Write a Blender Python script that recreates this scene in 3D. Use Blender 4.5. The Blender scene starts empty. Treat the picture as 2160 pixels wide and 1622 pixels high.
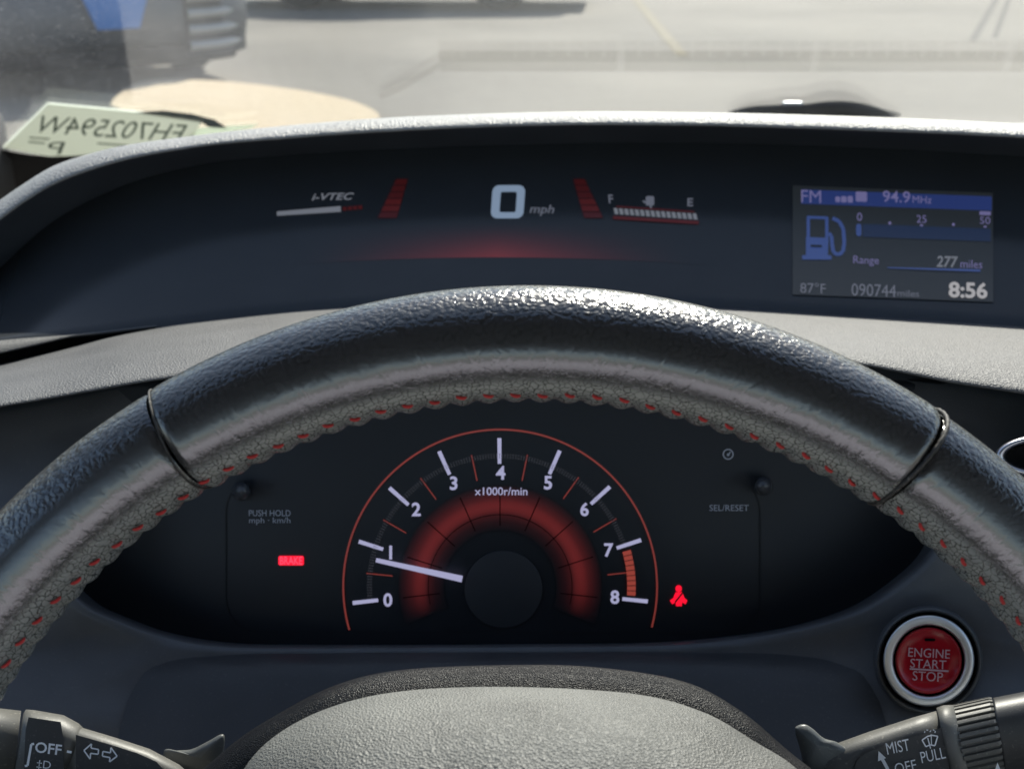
import bpy, bmesh, math, random
import numpy as np
from mathutils import Vector, Matrix

random.seed(7)
sc = bpy.context.scene
COL = sc.collection
# ------------------------------------------------------------------ camera, sky, sun, exposure
F_PX = 2426.0                      # focal length in pixels of the 2160 px wide photograph
PITCH = math.radians(22.5)
CAM = Vector((0, 0, 1.10))
FW = Vector((0, math.cos(PITCH), -math.sin(PITCH)))
UP = Vector((0, math.sin(PITCH), math.cos(PITCH)))
RT = Vector((1, 0, 0))
cam_d = bpy.data.cameras.new('camera')
cam_d.sensor_width = 36
cam_d.lens = 36 * F_PX / 2160
cam_d.clip_start = 0.01
cam_d.clip_end = 600
cam_d.dof.use_dof = True
cam_d.dof.focus_distance = 0.365
cam_d.dof.aperture_fstop = 20
cam = bpy.data.objects.new('camera', cam_d)
COL.objects.link(cam)
cam.location = CAM
cam.rotation_euler = (math.pi / 2 - PITCH, 0, 0)
sc.camera = cam

SUN_EL, SUN_AZ = math.radians(42), math.radians(16)      # azimuth measured from straight ahead (+Y) to the right
SUN_V = Vector((math.sin(SUN_AZ) * math.cos(SUN_EL), math.cos(SUN_AZ) * math.cos(SUN_EL), math.sin(SUN_EL)))
w = bpy.data.worlds.new('World')
sc.world = w
w.use_nodes = True
nt = w.node_tree
sky = nt.nodes.new('ShaderNodeTexSky')
sky.sky_type = 'NISHITA'
sky.sun_disc = False
sky.sun_elevation = SUN_EL
sky.sun_rotation = SUN_AZ
nt.links.new(sky.outputs[0], nt.nodes['Background'].inputs[0])
nt.nodes['Background'].inputs[1].default_value = 0.10
sun_d = bpy.data.lights.new('sun', 'SUN')
sun_d.energy = 4.0
sun_d.angle = math.radians(0.53)
sun_d.color = (1.0, 0.95, 0.87)
sun = bpy.data.objects.new('sun', sun_d)
COL.objects.link(sun)
sun.location = (0, 0, 6)
sun.rotation_euler = SUN_V.to_track_quat('Z', 'Y').to_euler()
sc.view_settings.view_transform = 'Standard'
sc.view_settings.look = 'None'
sc.view_settings.exposure = 1.2
sc.view_settings.gamma = 1
sc.view_settings.use_curve_mapping = False
sc.cycles.max_bounces = 8
sc.cycles.transparent_max_bounces = 12
sc.cycles.caustics_reflective = False
sc.cycles.caustics_refractive = False

# ------------------------------------------------------------------ helpers
def P(px, py, d):
    """point that lies d metres in front of the camera plane on the line of photograph pixel (px, py)"""
    return CAM + FW * d + RT * ((px - 1080) / F_PX * d) + UP * ((811 - py) / F_PX * d)

def ray(px, py):
    return (FW + RT * ((px - 1080) / F_PX) + UP * ((811 - py) / F_PX)).normalized()

def ground(px, py, z=0.0):
    r = ray(px, py)
    return CAM + r * ((z - CAM.z) / r.z)

def curve(pts):
    xs = np.array([p[0] for p in pts], float)
    ys = np.array([p[1] for p in pts], float)
    h = np.diff(xs); s = np.diff(ys) / h
    m = np.zeros(len(xs))
    m[0], m[-1] = s[0], s[-1]
    for i in range(1, len(xs) - 1):
        m[i] = (s[i - 1] * h[i] + s[i] * h[i - 1]) / (h[i] + h[i - 1])
    def f(x):
        i = int(np.clip(np.searchsorted(xs, x) - 1, 0, len(h) - 1))
        if x < xs[0]: return float(ys[0] + m[0] * (x - xs[0]))
        if x > xs[-1]: return float(ys[-1] + m[-1] * (x - xs[-1]))
        t = (x - xs[i]) / h[i]
        return float((2*t**3-3*t**2+1)*ys[i] + (t**3-2*t**2+t)*h[i]*m[i] + (-2*t**3+3*t**2)*ys[i+1] + (t**3-t**2)*h[i]*m[i+1])
    return f

def loop_smooth(pts, n=160):
    """closed Catmull-Rom through pts, n samples"""
    k = len(pts); out = []
    per = n // k
    for i in range(k):
        p0, p1, p2, p3 = [np.array(pts[(i + j - 1) % k], float) for j in range(4)]
        for q in range(per):
            t = q / per
            out.append(tuple(0.5 * ((2*p1) + (-p0+p2)*t + (2*p0-5*p1+4*p2-p3)*t*t + (-p0+3*p1-3*p2+p3)*t**3)))
    return out

def link_mesh(name, me, mat, parent=None, smooth=True):
    o = bpy.data.objects.new(name, me)
    COL.objects.link(o)
    if mat: me.materials.append(mat)
    if smooth:
        for p in me.polygons: p.use_smooth = True
    if parent:
        o.parent = parent
        o.matrix_parent_inverse = parent.matrix_world.inverted()
    return o

def mesh(name, verts, faces, mat, parent=None, smooth=True):
    me = bpy.data.meshes.new(name)
    me.from_pydata([tuple(v) for v in verts], [], faces)
    me.update()
    return link_mesh(name, me, mat, parent, smooth)

def loft(name, rows, mat, parent=None, closed=False, caps=False, smooth=True, uv=None):
    n = len(rows[0]); vs = [v for r in rows for v in r]; fs = []
    for i in range(len(rows) - 1):
        for j in range(n if closed else n - 1):
            k = (j + 1) % n
            fs.append((i*n+j, i*n+k, (i+1)*n+k, (i+1)*n+j))
    if caps:
        fs.append(tuple(range(n))[::-1]); fs.append(tuple((len(rows)-1)*n + j for j in range(n)))
    return mesh(name, vs, fs, mat, parent, smooth)

def bm_obj(name, bm, mat, parent=None, smooth=False):
    me = bpy.data.meshes.new(name)
    bm.to_mesh(me); bm.free()
    return link_mesh(name, me, mat, parent, smooth)

def box(name, lo, hi, mat, parent=None, bevel=0.0, seg=3, xf=None):
    bm = bmesh.new()
    bmesh.ops.create_cube(bm, size=1)
    lo, hi = Vector(lo), Vector(hi)
    for v in bm.verts:
        v.co = Vector(((lo[i] + hi[i]) / 2 + v.co[i] * (hi[i] - lo[i])) for i in range(3))
    if bevel:
        bmesh.ops.bevel(bm, geom=bm.edges[:], offset=bevel, segments=seg, profile=0.5, affect='EDGES')
    if xf is not None:
        for v in bm.verts: v.co = xf(v.co)
    return bm_obj(name, bm, mat, parent, smooth=bevel > 0)

def thing(name, label, cat, loc, group=None):
    o = bpy.data.objects.new(name, None)
    o.empty_display_size = 0.02
    COL.objects.link(o)
    o.matrix_world = Matrix.Translation(loc)
    o['label'] = label; o['category'] = cat
    if group: o['group'] = group
    return o

def tag(o, label, cat, group=None):
    o['label'] = label; o['category'] = cat
    if group: o['group'] = group
    return o

def structure(o):
    o['kind'] = 'structure'
    return o

# text: built with the built-in font, turned into a mesh and laid on a surface by a mapping of photograph pixels
def text_verts(s, bold=0.0, shear=0.0, space=1.0):
    cu = bpy.data.curves.new('t', 'FONT')
    cu.body = s; cu.size = 1; cu.offset = bold; cu.shear = shear; cu.space_character = space
    cu.resolution_u = 3
    cu.fill_mode = 'BOTH'
    o = bpy.data.objects.new('t', cu)
    COL.objects.link(o)
    bpy.context.view_layer.update()
    dg = bpy.context.evaluated_depsgraph_get()
    me = o.evaluated_get(dg).to_mesh()
    vs = [(v.co.x, v.co.y) for v in me.vertices]
    fs = [tuple(p.vertices) for p in me.polygons]
    o.evaluated_get(dg).to_mesh_clear()
    bpy.data.objects.remove(o); bpy.data.curves.remove(cu)
    return vs, fs

def text(name, s, cx, cy, wpx, hpx, surf, mat, parent, ang=0.0, bold=0.0, shear=0.0, mirror=False, space=1.0):
    """string s centred on pixel (cx, cy), wpx wide and hpx high, laid on surf(px, py)"""
    vs, fs = text_verts(s, bold, shear, space)
    xs = [v[0] for v in vs]; ys = [v[1] for v in vs]
    x0, x1, y0, y1 = min(xs), max(xs), min(ys), max(ys)
    kx = wpx / (x1 - x0) if wpx else hpx / (y1 - y0)
    ky = hpx / (y1 - y0)
    ca, sa = math.cos(math.radians(ang)), math.sin(math.radians(ang))
    out = []
    for x, y in vs:
        u = (x - (x0 + x1) / 2) * kx; v = -(y - (y0 + y1) / 2) * ky
        if mirror: u = -u
        out.append(surf(cx + u * ca - v * sa, cy + u * sa + v * ca))
    return mesh(name, out, fs, mat, parent, smooth=False)

def poly_px(name, polys, surf, mat, parent):
    """flat printed or lit marks: polygons in photograph pixels laid on surf"""
    vs, fs = [], []
    for p in polys:
        fs.append(tuple(range(len(vs), len(vs) + len(p))))
        vs += [surf(*q) for q in p]
    return mesh(name, vs, fs, mat, parent, smooth=False)

def seg_px(x0, y0, x1, y1, w0, w1=None):
    w1 = w0 if w1 is None else w1
    dx, dy = x1 - x0, y1 - y0
    l = math.hypot(dx, dy); nx, ny = -dy / l, dx / l
    return [(x0 + nx*w0/2, y0 + ny*w0/2), (x1 + nx*w1/2, y1 + ny*w1/2), (x1 - nx*w1/2, y1 - ny*w1/2), (x0 - nx*w0/2, y0 - ny*w0/2)]

def polyline_px(pts, w_):
    return [seg_px(*pts[i], *pts[i + 1], w_) for i in range(len(pts) - 1)]

# ------------------------------------------------------------------ materials
def new_mat(name):
    m = bpy.data.materials.new(name)
    m.use_nodes = True
    t = m.node_tree
    b = t.nodes['Principled BSDF']
    return m, t, b

def N(t, kind, **kw):
    n = t.nodes.new(kind)
    for k, v in kw.items():
        if hasattr(n, k) and k not in n.inputs: setattr(n, k, v)
        else: n.inputs[k].default_value = v
    return n

def ramp(t, a, b, ca=(0, 0, 0, 1), cb=(1, 1, 1, 1)):
    r = t.nodes.new('ShaderNodeValToRGB')
    r.color_ramp.elements[0].position = a; r.color_ramp.elements[0].color = ca
    r.color_ramp.elements[1].position = b; r.color_ramp.elements[1].color = cb
    return r

def plastic(name, col, rough=0.5, grain=0, strength=0.3, dist=0.0003, spec=0.5, var=0.15, fine=0.0, dust=0.0):
    """moulded plastic: soft colour variation, leather-like cell grain of grain cells per metre"""
    m, t, b = new_mat(name)
    L = t.links.new
    tc = N(t, 'ShaderNodeTexCoord')
    n1 = N(t, 'ShaderNodeTexNoise', Scale=38.0, Detail=5.0)
    L(tc.outputs['Object'], n1.inputs['Vector'])
    lo = tuple(c * (1 - var) for c in col) + (1,); hi = tuple(min(1, c * (1 + var)) for c in col) + (1,)
    r1 = ramp(t, 0.3, 0.7, lo, hi)
    L(n1.outputs[0], r1.inputs[0])
    colour = r1.outputs[0]
    if dust:
        n4 = N(t, 'ShaderNodeTexNoise', Scale=900.0, Detail=2.0)
        L(tc.outputs['Object'], n4.inputs['Vector'])
        r4 = ramp(t, 0.62, 0.72)
        L(n4.outputs[0], r4.inputs[0])
        mu = N(t, 'ShaderNodeMath', operation='MULTIPLY'); mu.inputs[1].default_value = dust
        L(r4.outputs[0], mu.inputs[0])
        mx = N(t, 'ShaderNodeMixRGB'); mx.inputs[2].default_value = (0.42, 0.39, 0.33, 1)
        L(mu.outputs[0], mx.inputs[0]); L(colour, mx.inputs[1])
        colour = mx.outputs[0]
    L(colour, b.inputs['Base Color'])
    b.inputs['Roughness'].default_value = rough
    b.inputs['Specular IOR Level'].default_value = spec
    rr = N(t, 'ShaderNodeMapRange'); rr.inputs['To Min'].default_value = max(0.03, rough - 0.07); rr.inputs['To Max'].default_value = min(1, rough + 0.07)
    L(n1.outputs[0], rr.inputs[0]); L(rr.outputs[0], b.inputs['Roughness'])
    nrm = None
    if grain:
        n2 = N(t, 'ShaderNodeTexNoise', Scale=grain * 0.6, Detail=2.0)
        L(tc.outputs['Object'], n2.inputs['Vector'])
        mixv = N(t, 'ShaderNodeMixRGB', blend_type='LINEAR_LIGHT'); mixv.inputs[0].default_value = 0.35 / grain
        L(tc.outputs['Object'], mixv.inputs[1]); L(n2.outputs['Color'], mixv.inputs[2])
        v = N(t, 'ShaderNodeTexVoronoi', Scale=float(grain), feature='F1')
        L(mixv.outputs[0], v.inputs['Vector'])
        inv = N(t, 'ShaderNodeMath', operation='MULTIPLY'); inv.inputs[1].default_value = 1.0
        L(v.outputs['Distance'], inv.inputs[0])
        bp = N(t, 'ShaderNodeBump', Strength=strength, Distance=dist)
        L(inv.outputs[0], bp.inputs['Height'])
        nrm = bp
    if fine:
        n3 = N(t, 'ShaderNodeTexNoise', Scale=fine, Detail=3.0)
        L(tc.outputs['Object'], n3.inputs['Vector'])
        b2 = N(t, 'ShaderNodeBump', Strength=0.25, Distance=0.0002)
        L(n3.outputs[0], b2.inputs['Height'])
        if nrm: L(nrm.outputs[0], b2.inputs['Normal'])
        nrm = b2
    if nrm: L(nrm.outputs[0], b.inputs['Normal'])
    return m

def emit(name, col, strength, base=(0.01, 0.01, 0.012)):
    m, t, b = new_mat(name)
    b.inputs['Base Color'].default_value = (*base, 1)
    b.inputs['Roughness'].default_value = 0.4
    b.inputs['Emission Color'].default_value = (*col, 1)
    b.inputs['Emission Strength'].default_value = strength
    return m

def flat(name, col, rough=0.6, metal=0.0, spec=0.5):
    m, t, b = new_mat(name)
    b.inputs['Base Color'].default_value = (*col, 1)
    b.inputs['Roughness'].default_value = rough
    b.inputs['Metallic'].default_value = metal
    b.inputs['Specular IOR Level'].default_value = spec
    return m

M = {}
M['hood'] = plastic('grained_dash_skin', (0.28, 0.276, 0.27), 0.48, 800, 0.9, 0.0006, spec=0.5)
M['dashtop'] = plastic('dash_top_skin', (0.24, 0.24, 0.24), 0.5, 850, 0.4, 0.0003)
M['pad'] = plastic('grained_dash_pad', (0.092, 0.092, 0.094), 0.57, 1300, 0.8, 0.0004, fine=3500)
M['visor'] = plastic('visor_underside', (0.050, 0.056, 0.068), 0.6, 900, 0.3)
M['screen'] = plastic('smoked_display_lens', (0.038, 0.041, 0.045), 0.17, var=0.05, spec=0.25)
M['bezel'] = plastic('satin_bezel', (0.088, 0.089, 0.093), 0.42, 0, fine=2500, dust=0.06)
M['recess'] = plastic('matt_black_recess', (0.008, 0.009, 0.011), 0.6)
M['dial'] = plastic('dial_face', (0.010, 0.012, 0.016), 0.5, var=0.05)
M['hubdisc'] = plastic('dial_centre', (0.030, 0.031, 0.034), 0.6, var=0.05)
M['hub'] = plastic('grained_airbag_cover', (0.135, 0.137, 0.130), 0.5, 1450, 1.0, 0.00042, var=0.22)
M['shell'] = plastic('speckled_hub_shell', (0.004, 0.004, 0.005), 0.42, 2600, 0.8, 0.0003, spec=0.25, dust=0.05)
M['shroud'] = plastic('column_shroud', (0.046, 0.046, 0.048), 0.5, 0, fine=2500, dust=0.06)
M['stalk'] = plastic('dusty_stalk_plastic', (0.115, 0.113, 0.103), 0.48, 0, fine=2200, dust=0.35)
M['stalkdark'] = plastic('stalk_face_plastic', (0.035, 0.035, 0.036), 0.45, 0, fine=2600, dust=0.12)
M['fin'] = plastic('stalk_fin_plastic', (0.12, 0.125, 0.12), 0.35, 0, fine=2200, dust=0.2)
M['print'] = flat('white_print', (0.9, 0.91, 0.93), 0.6)
M['black'] = flat('black_gap', (0.004, 0.004, 0.005), 0.8, spec=0.1)
M['greyprint'] = flat('dim_grey_print', (0.5, 0.5, 0.55), 0.7)
M['lav'] = emit('lavender_backlight', (0.58, 0.58, 0.88), 0.27)
M['scale'] = emit('dim_scale_print', (0.25, 0.26, 0.32), 0.06)
M['red'] = emit('red_backlight', (1.0, 0.16, 0.13), 0.075)
M['redline'] = emit('redline_backlight', (1.0, 0.16, 0.11), 0.12)
M['warn'] = emit('warning_red', (1.0, 0.004, 0.03), 0.50)
M['warnletter'] = emit('warning_red_letters', (1.0, 0.05, 0.10), 0.62)
M['cyan'] = emit('speed_digit_light', (0.50, 0.68, 0.95), 0.16)
M['white_dim'] = emit('display_white', (0.70, 0.76, 0.90), 0.085)
M['grey_dim'] = emit('display_grey', (0.60, 0.66, 0.85), 0.075)
M['red_dim'] = emit('display_red', (1.0, 0.07, 0.05), 0.021)
M['red_dimmer'] = emit('display_red_low', (1.0, 0.07, 0.06), 0.014)
M['bluebar'] = emit('display_blue_bar', (0.08, 0.15, 0.62), 0.085)
M['blueband'] = emit('display_blue_band', (0.09, 0.17, 0.45), 0.045)
M['blue'] = emit('display_blue_icon', (0.13, 0.24, 0.78), 0.10)
M['violet'] = emit('display_violet_text', (0.45, 0.42, 0.90), 0.12)
M['clock'] = emit('display_clock', (0.80, 0.78, 0.80), 0.19)
M['screenbg'] = emit('information_screen_backlight', (0.30, 0.36, 0.40), 0.018, base=(0.012, 0.014, 0.018))
M['silver'] = flat('satin_aluminium', (0.82, 0.83, 0.85), 0.45, 1.0)
M['redcap'] = plastic('red_button_cap', (0.52, 0.010, 0.022), 0.22, var=0.04)
M['etch'] = flat('etched_letters', (0.75, 0.48, 0.53), 0.35)
M['thread'] = plastic('red_thread', (0.42, 0.022, 0.020), 0.7, 0, fine=6000)
M['cord'] = plastic('seam_cord', (0.03, 0.027, 0.024), 0.6, 0, fine=5000, dust=0.3)
M['chrome'] = flat('vent_chrome', (0.55, 0.55, 0.60), 0.3, 1.0)

def leather_mat():
    m, t, b = new_mat('worn_wheel_leather')
    L = t.links.new
    uv = N(t, 'ShaderNodeUVMap'); uv.uv_map = 'UVMap'
    n0 = N(t, 'ShaderNodeTexNoise', Scale=260.0, Detail=3.0)
    L(uv.outputs[0], n0.inputs['Vector'])
    wob = N(t, 'ShaderNodeMixRGB', blend_type='LINEAR_LIGHT'); wob.inputs[0].default_value = 0.0018
    L(uv.outputs[0], wob.inputs[1]); L(n0.outputs['Color'], wob.inputs[2])
    ve = N(t, 'ShaderNodeTexVoronoi', Scale=600.0, feature='DISTANCE_TO_EDGE'); ve.voronoi_dimensions = '2D'
    L(wob.outputs[0], ve.inputs['Vector'])
    re = N(t, 'ShaderNodeMapRange'); re.inputs['From Max'].default_value = 0.13; re.interpolation_type = 'SMOOTHSTEP'
    L(ve.outputs['Distance'], re.inputs[0])
    v2 = N(t, 'ShaderNodeTexVoronoi', Scale=760.0, feature='DISTANCE_TO_EDGE'); v2.voronoi_dimensions = '2D'
    L(wob.outputs[0], v2.inputs['Vector'])
    r2 = N(t, 'ShaderNodeMapRange'); r2.inputs['From Max'].default_value = 0.2; r2.interpolation_type = 'SMOOTHSTEP'
    L(v2.outputs['Distance'], r2.inputs[0])
    # creases running across the tube, v stretched
    sx = N(t, 'ShaderNodeSeparateXYZ'); L(uv.outputs[0], sx.inputs[0])
    mp = N(t, 'ShaderNodeMapping'); mp.inputs['Scale'].default_value = (330, 120, 1); mp.inputs['Rotation'].default_value = (0, 0, 0.25)
    L(wob.outputs[0], mp.inputs[0])
    nc = N(t, 'ShaderNodeTexNoise', Scale=1.0, Detail=2.0); L(mp.outputs[0], nc.inputs['Vector'])
    rc = ramp(t, 0.38, 0.52); L(nc.outputs[0], rc.inputs[0])
    # wear: grain shows in patches, smooth where the hands polish it
    n3 = N(t, 'ShaderNodeTexNoise', Scale=22.0, Detail=2.0); L(uv.outputs[0], n3.inputs['Vector'])
    # polished band along the front of the tube (v in metres round the tube, 0 = outer edge)
    pol = N(t, 'ShaderNodeMapRange'); pol.interpolation_type = 'SMOOTHSTEP'
    pol.inputs['From Min'].default_value = 0.0170; pol.inputs['From Max'].default_value = 0.0230
    L(sx.outputs['Y'], pol.inputs[0])
    pol2 = N(t, 'ShaderNodeMapRange'); pol2.interpolation_type = 'SMOOTHSTEP'
    pol2.inputs['From Min'].default_value = 0.030; pol2.inputs['From Max'].default_value = 0.0365
    pol2.inputs['To Min'].default_value = 1.0; pol2.inputs['To Max'].default_value = 0.0
    L(sx.outputs['Y'], pol2.inputs[0])
    vp = N(t, 'ShaderNodeTexVoronoi', Scale=690.0, feature='SMOOTH_F1'); vp.voronoi_dimensions = '2D'; vp.inputs['Smoothness'].default_value = 0.25
    L(wob.outputs[0], vp.inputs['Vector'])
    band = N(t, 'ShaderNodeMath', operation='MULTIPLY'); L(pol.outputs[0], band.inputs[0]); L(pol2.outputs[0], band.inputs[1])
    grain = N(t, 'ShaderNodeMath', operation='SUBTRACT'); grain.inputs[0].default_value = 1.05; L(band.outputs[0], grain.inputs[1])
    out_m = N(t, 'ShaderNodeMapRange'); out_m.interpolation_type = 'SMOOTHSTEP'
    out_m.inputs['From Min'].default_value = 0.024; out_m.inputs['From Max'].default_value = 0.034
    L(sx.outputs['Y'], out_m.inputs[0])
    pv = N(t, 'ShaderNodeMath', operation='MULTIPLY_ADD'); pv.inputs[1].default_value = -2.0; pv.inputs[2].default_value = 2.0; L(vp.outputs['Distance'], pv.inputs[0])
    n5 = N(t, 'ShaderNodeTexNoise', Scale=300.0, Detail=2.0); L(uv.outputs[0], n5.inputs['Vector'])
    r5 = ramp(t, 0.47, 0.78); L(n5.outputs[0], r5.inputs[0])
    ck = N(t, 'ShaderNodeMath', operation='MAXIMUM'); L(re.outputs[0], ck.inputs[0]); L(r5.outputs[0], ck.inputs[1])
    hm = N(t, 'ShaderNodeMixRGB'); L(out_m.outputs[0], hm.inputs[0]); L(pv.outputs[0], hm.inputs[1]); L(ck.outputs[0], hm.inputs[2])
    h = N(t, 'ShaderNodeMath', operation='MULTIPLY'); L(hm.outputs[0], h.inputs[0]); L(grain.outputs[0], h.inputs[1])
    bp = N(t, 'ShaderNodeBump', Strength=0.36, Distance=0.0003); L(h.outputs[0], bp.inputs['Height'])
    h2 = N(t, 'ShaderNodeMath', operation='MULTIPLY'); L(r2.outputs[0], h2.inputs[0]); L(grain.outputs[0], h2.inputs[1])
    bp1 = N(t, 'ShaderNodeBump', Strength=0.12, Distance=0.0003); L(h2.outputs[0], bp1.inputs['Height']); L(bp.outputs[0], bp1.inputs['Normal'])
    cz = N(t, 'ShaderNodeMapRange'); cz.interpolation_type = 'SMOOTHSTEP'
    cz.inputs['From Min'].default_value = 0.0235; cz.inputs['From Max'].default_value = 0.031
    L(sx.outputs['Y'], cz.inputs[0])
    h3 = N(t, 'ShaderNodeMath', operation='MULTIPLY'); L(rc.outputs[0], h3.inputs[0]); L(cz.outputs[0], h3.inputs[1])
    bp2 = N(t, 'ShaderNodeBump', Strength=0.16, Distance=0.0005); L(h3.outputs[0], bp2.inputs['Height']); L(bp1.outputs[0], bp2.inputs['Normal'])
    L(bp2.outputs[0], b.inputs['Normal'])
    cr = ramp(t, 0.0, 1.0, (0.010, 0.010, 0.010, 1), (0.030, 0.030, 0.030, 1)); L(re.outputs[0], cr.inputs[0])
    # pale tone paints bounced light on the inner edge, between dark cracks
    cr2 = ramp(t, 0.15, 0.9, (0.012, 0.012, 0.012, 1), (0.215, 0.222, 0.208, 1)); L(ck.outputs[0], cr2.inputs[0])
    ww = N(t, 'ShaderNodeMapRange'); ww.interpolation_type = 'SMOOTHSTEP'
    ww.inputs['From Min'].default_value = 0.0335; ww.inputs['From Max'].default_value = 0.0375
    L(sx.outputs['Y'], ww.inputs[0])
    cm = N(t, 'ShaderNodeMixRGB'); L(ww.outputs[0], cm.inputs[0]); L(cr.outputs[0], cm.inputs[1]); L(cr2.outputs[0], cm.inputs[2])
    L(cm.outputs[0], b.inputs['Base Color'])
    rr = N(t, 'ShaderNodeMapRange'); rr.inputs['To Min'].default_value = 0.18; rr.inputs['To Max'].default_value = 0.29
    L(n3.outputs[0], rr.inputs[0]); L(rr.outputs[0], b.inputs['Roughness'])
    b.inputs['Specular IOR Level'].default_value = 1.0; b.inputs['IOR'].default_value = 1.6
    return m
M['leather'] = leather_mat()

# ================================================================== SETTING
def pavement_mat():
    m, t, b = new_mat('sunlit_concrete')
    L = t.links.new
    tc = N(t, 'ShaderNodeTexCoord')
    n1 = N(t, 'ShaderNodeTexNoise', Scale=0.35, Detail=6.0); L(tc.outputs['Object'], n1.inputs['Vector'])
    n2 = N(t, 'ShaderNodeTexNoise', Scale=60.0, Detail=4.0); L(tc.outputs['Object'], n2.inputs['Vector'])
    r1 = ramp(t, 0.3, 0.72, (0.135, 0.125, 0.108, 1), (0.245, 0.225, 0.192, 1)); L(n1.outputs[0], r1.inputs[0])
    r2 = ramp(t, 0.3, 0.7, (0.85, 0.85, 0.85, 1), (1.1, 1.1, 1.1, 1)); L(n2.outputs[0], r2.inputs[0])
    mx = N(t, 'ShaderNodeMixRGB', blend_type='MULTIPLY'); mx.inputs[0].default_value = 1
    L(r1.outputs[0], mx.inputs[1]); L(r2.outputs[0], mx.inputs[2]); L(mx.outputs[0], b.inputs['Base Color'])
    b.inputs['Roughness'].default_value = 0.9
    return m
M['pave'] = pavement_mat()
M['kerb'] = plastic('cream_kerb_concrete', (0.52, 0.42, 0.285), 0.9, var=0.12)
S = 300
structure(mesh('pavement', [(-S, -S, 0), (S, -S, 0), (S, S, 0), (-S, S, 0)], [(0, 1, 2, 3)], M['pave']))

M['yellow_line'] = plastic('faint_yellow', (0.215, 0.19, 0.135), 0.9, var=0.2)  # faint yellow tone for a single strip on the ground
M['reflection_dark'] = plastic('painted_reflection', (0.10, 0.094, 0.085), 0.9, var=0.2)  # dark lines on the ground paint stripes reflected in the windshield
def ground_strip(name, a, b, wa, wb, mat):
    return structure(mesh(name, [ground(a[0] - wa, a[1], .004), ground(a[0] + wa, a[1], .004), ground(b[0] + wb, b[1], .004), ground(b[0] - wb, b[1], .004)], [(0, 1, 2, 3)], mat, smooth=False))
ground_strip('yellow_strip', (1325, -20), (1440, 118), 8, 13, M['yellow_line'])
ground_strip('reflection_stripe', (2112, -20), (2052, 86), 6, 9, M['reflection_dark'])
ground_strip('reflection_stripe', (2135, -20), (2098, 80), 5, 7, M['reflection_dark'])
# kerb island: outline on the ground traced from the photograph, a real 0.12 m step
isl = loop_smooth([ground(*p, .10)[:2] for p in [(232, 214), (300, 172), (420, 168), (560, 180), (690, 200), (770, 222), (800, 250), (700, 290), (500, 320), (330, 280), (262, 236)]], 110)
rows = [[Vector((x, y, -.01)) for x, y in isl]]
cx = sum(p[0] for p in isl) / len(isl); cy = sum(p[1] for p in isl) / len(isl)
for k, z in ((0.995, 0.09), (0.985, 0.10), (0.5, 0.102), (0.0, 0.102)):
    rows.append([Vector((cx + (x - cx) * k, cy + (y - cy) * k, z)) for x, y in isl])
structure(loft('kerb_island', rows, M['kerb'], closed=True, smooth=False))

# ================================================================== PARKED CARS OUTSIDE
M['paint_blue'] = flat('dark_blue_paint', (0.02, 0.03, 0.06), 0.25)
M['paint_grey'] = flat('grey_bumper_plastic', (0.10, 0.108, 0.125), 0.5)
M['louvre'] = flat('pale_louvre_plastic', (0.36, 0.37, 0.38), 0.4)
M['valance'] = flat('black_valance_plastic', (0.02, 0.02, 0.024), 0.7)
M['tyre'] = flat('tyre_rubber', (0.02, 0.02, 0.02), 0.85)
M['alloy'] = flat('alloy_wheel', (0.55, 0.56, 0.58), 0.35, 1.0)
M['glassdark'] = flat('dark_car_window', (0.02, 0.025, 0.03), 0.08)
M['plate'] = flat('bright_blue_panel', (0.02, 0.20, 0.62), 0.5)
M['lamp'] = flat('lamp_lens', (0.75, 0.77, 0.8), 0.15)

def wheel(parent, c, r, wd, axis):
    """tyre with a rim child; axis is the unit axle direction"""
    ax = Vector(axis).normalized(); a1 = Vector((0, 0, 1)); a2 = ax.cross(a1)
    prof = [(r*0.62, -wd/2), (r*0.93, -wd/2), (r, -wd*0.34), (r, wd*0.34), (r*0.93, wd/2), (r*0.62, wd/2)]
    n = 32
    rows = [[Vector(c) + ax * h + (a1 * math.cos(2*math.pi*k/n) + a2 * math.sin(2*math.pi*k/n)) * q for k in range(n)] for q, h in prof]
    ty = loft('tyre', rows + [rows[0]], M['tyre'], parent, closed=True)
    vs, fs = [], []
    prof2 = [(r*0.63, -wd*0.46), (r*0.56, -wd*0.40), (r*0.22, -wd*0.30), (0.001, -wd*0.34)]
    for sgn in (1, -1):
        rows = [[Vector(c) + ax * h * sgn + (a1 * math.cos(2*math.pi*k/40) + a2 * math.sin(2*math.pi*k/40)) * (q * (1 - (0.10 if (k // 4) % 2 and 0.2 < q / r < 0.6 else 0))) for k in range(40)] for q, h in prof2]
        if sgn == 1: allrows = rows
        else: allrows = rows[::-1] + allrows
    loft('rim', allrows, M['alloy'], ty, closed=True)
    return ty

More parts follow.
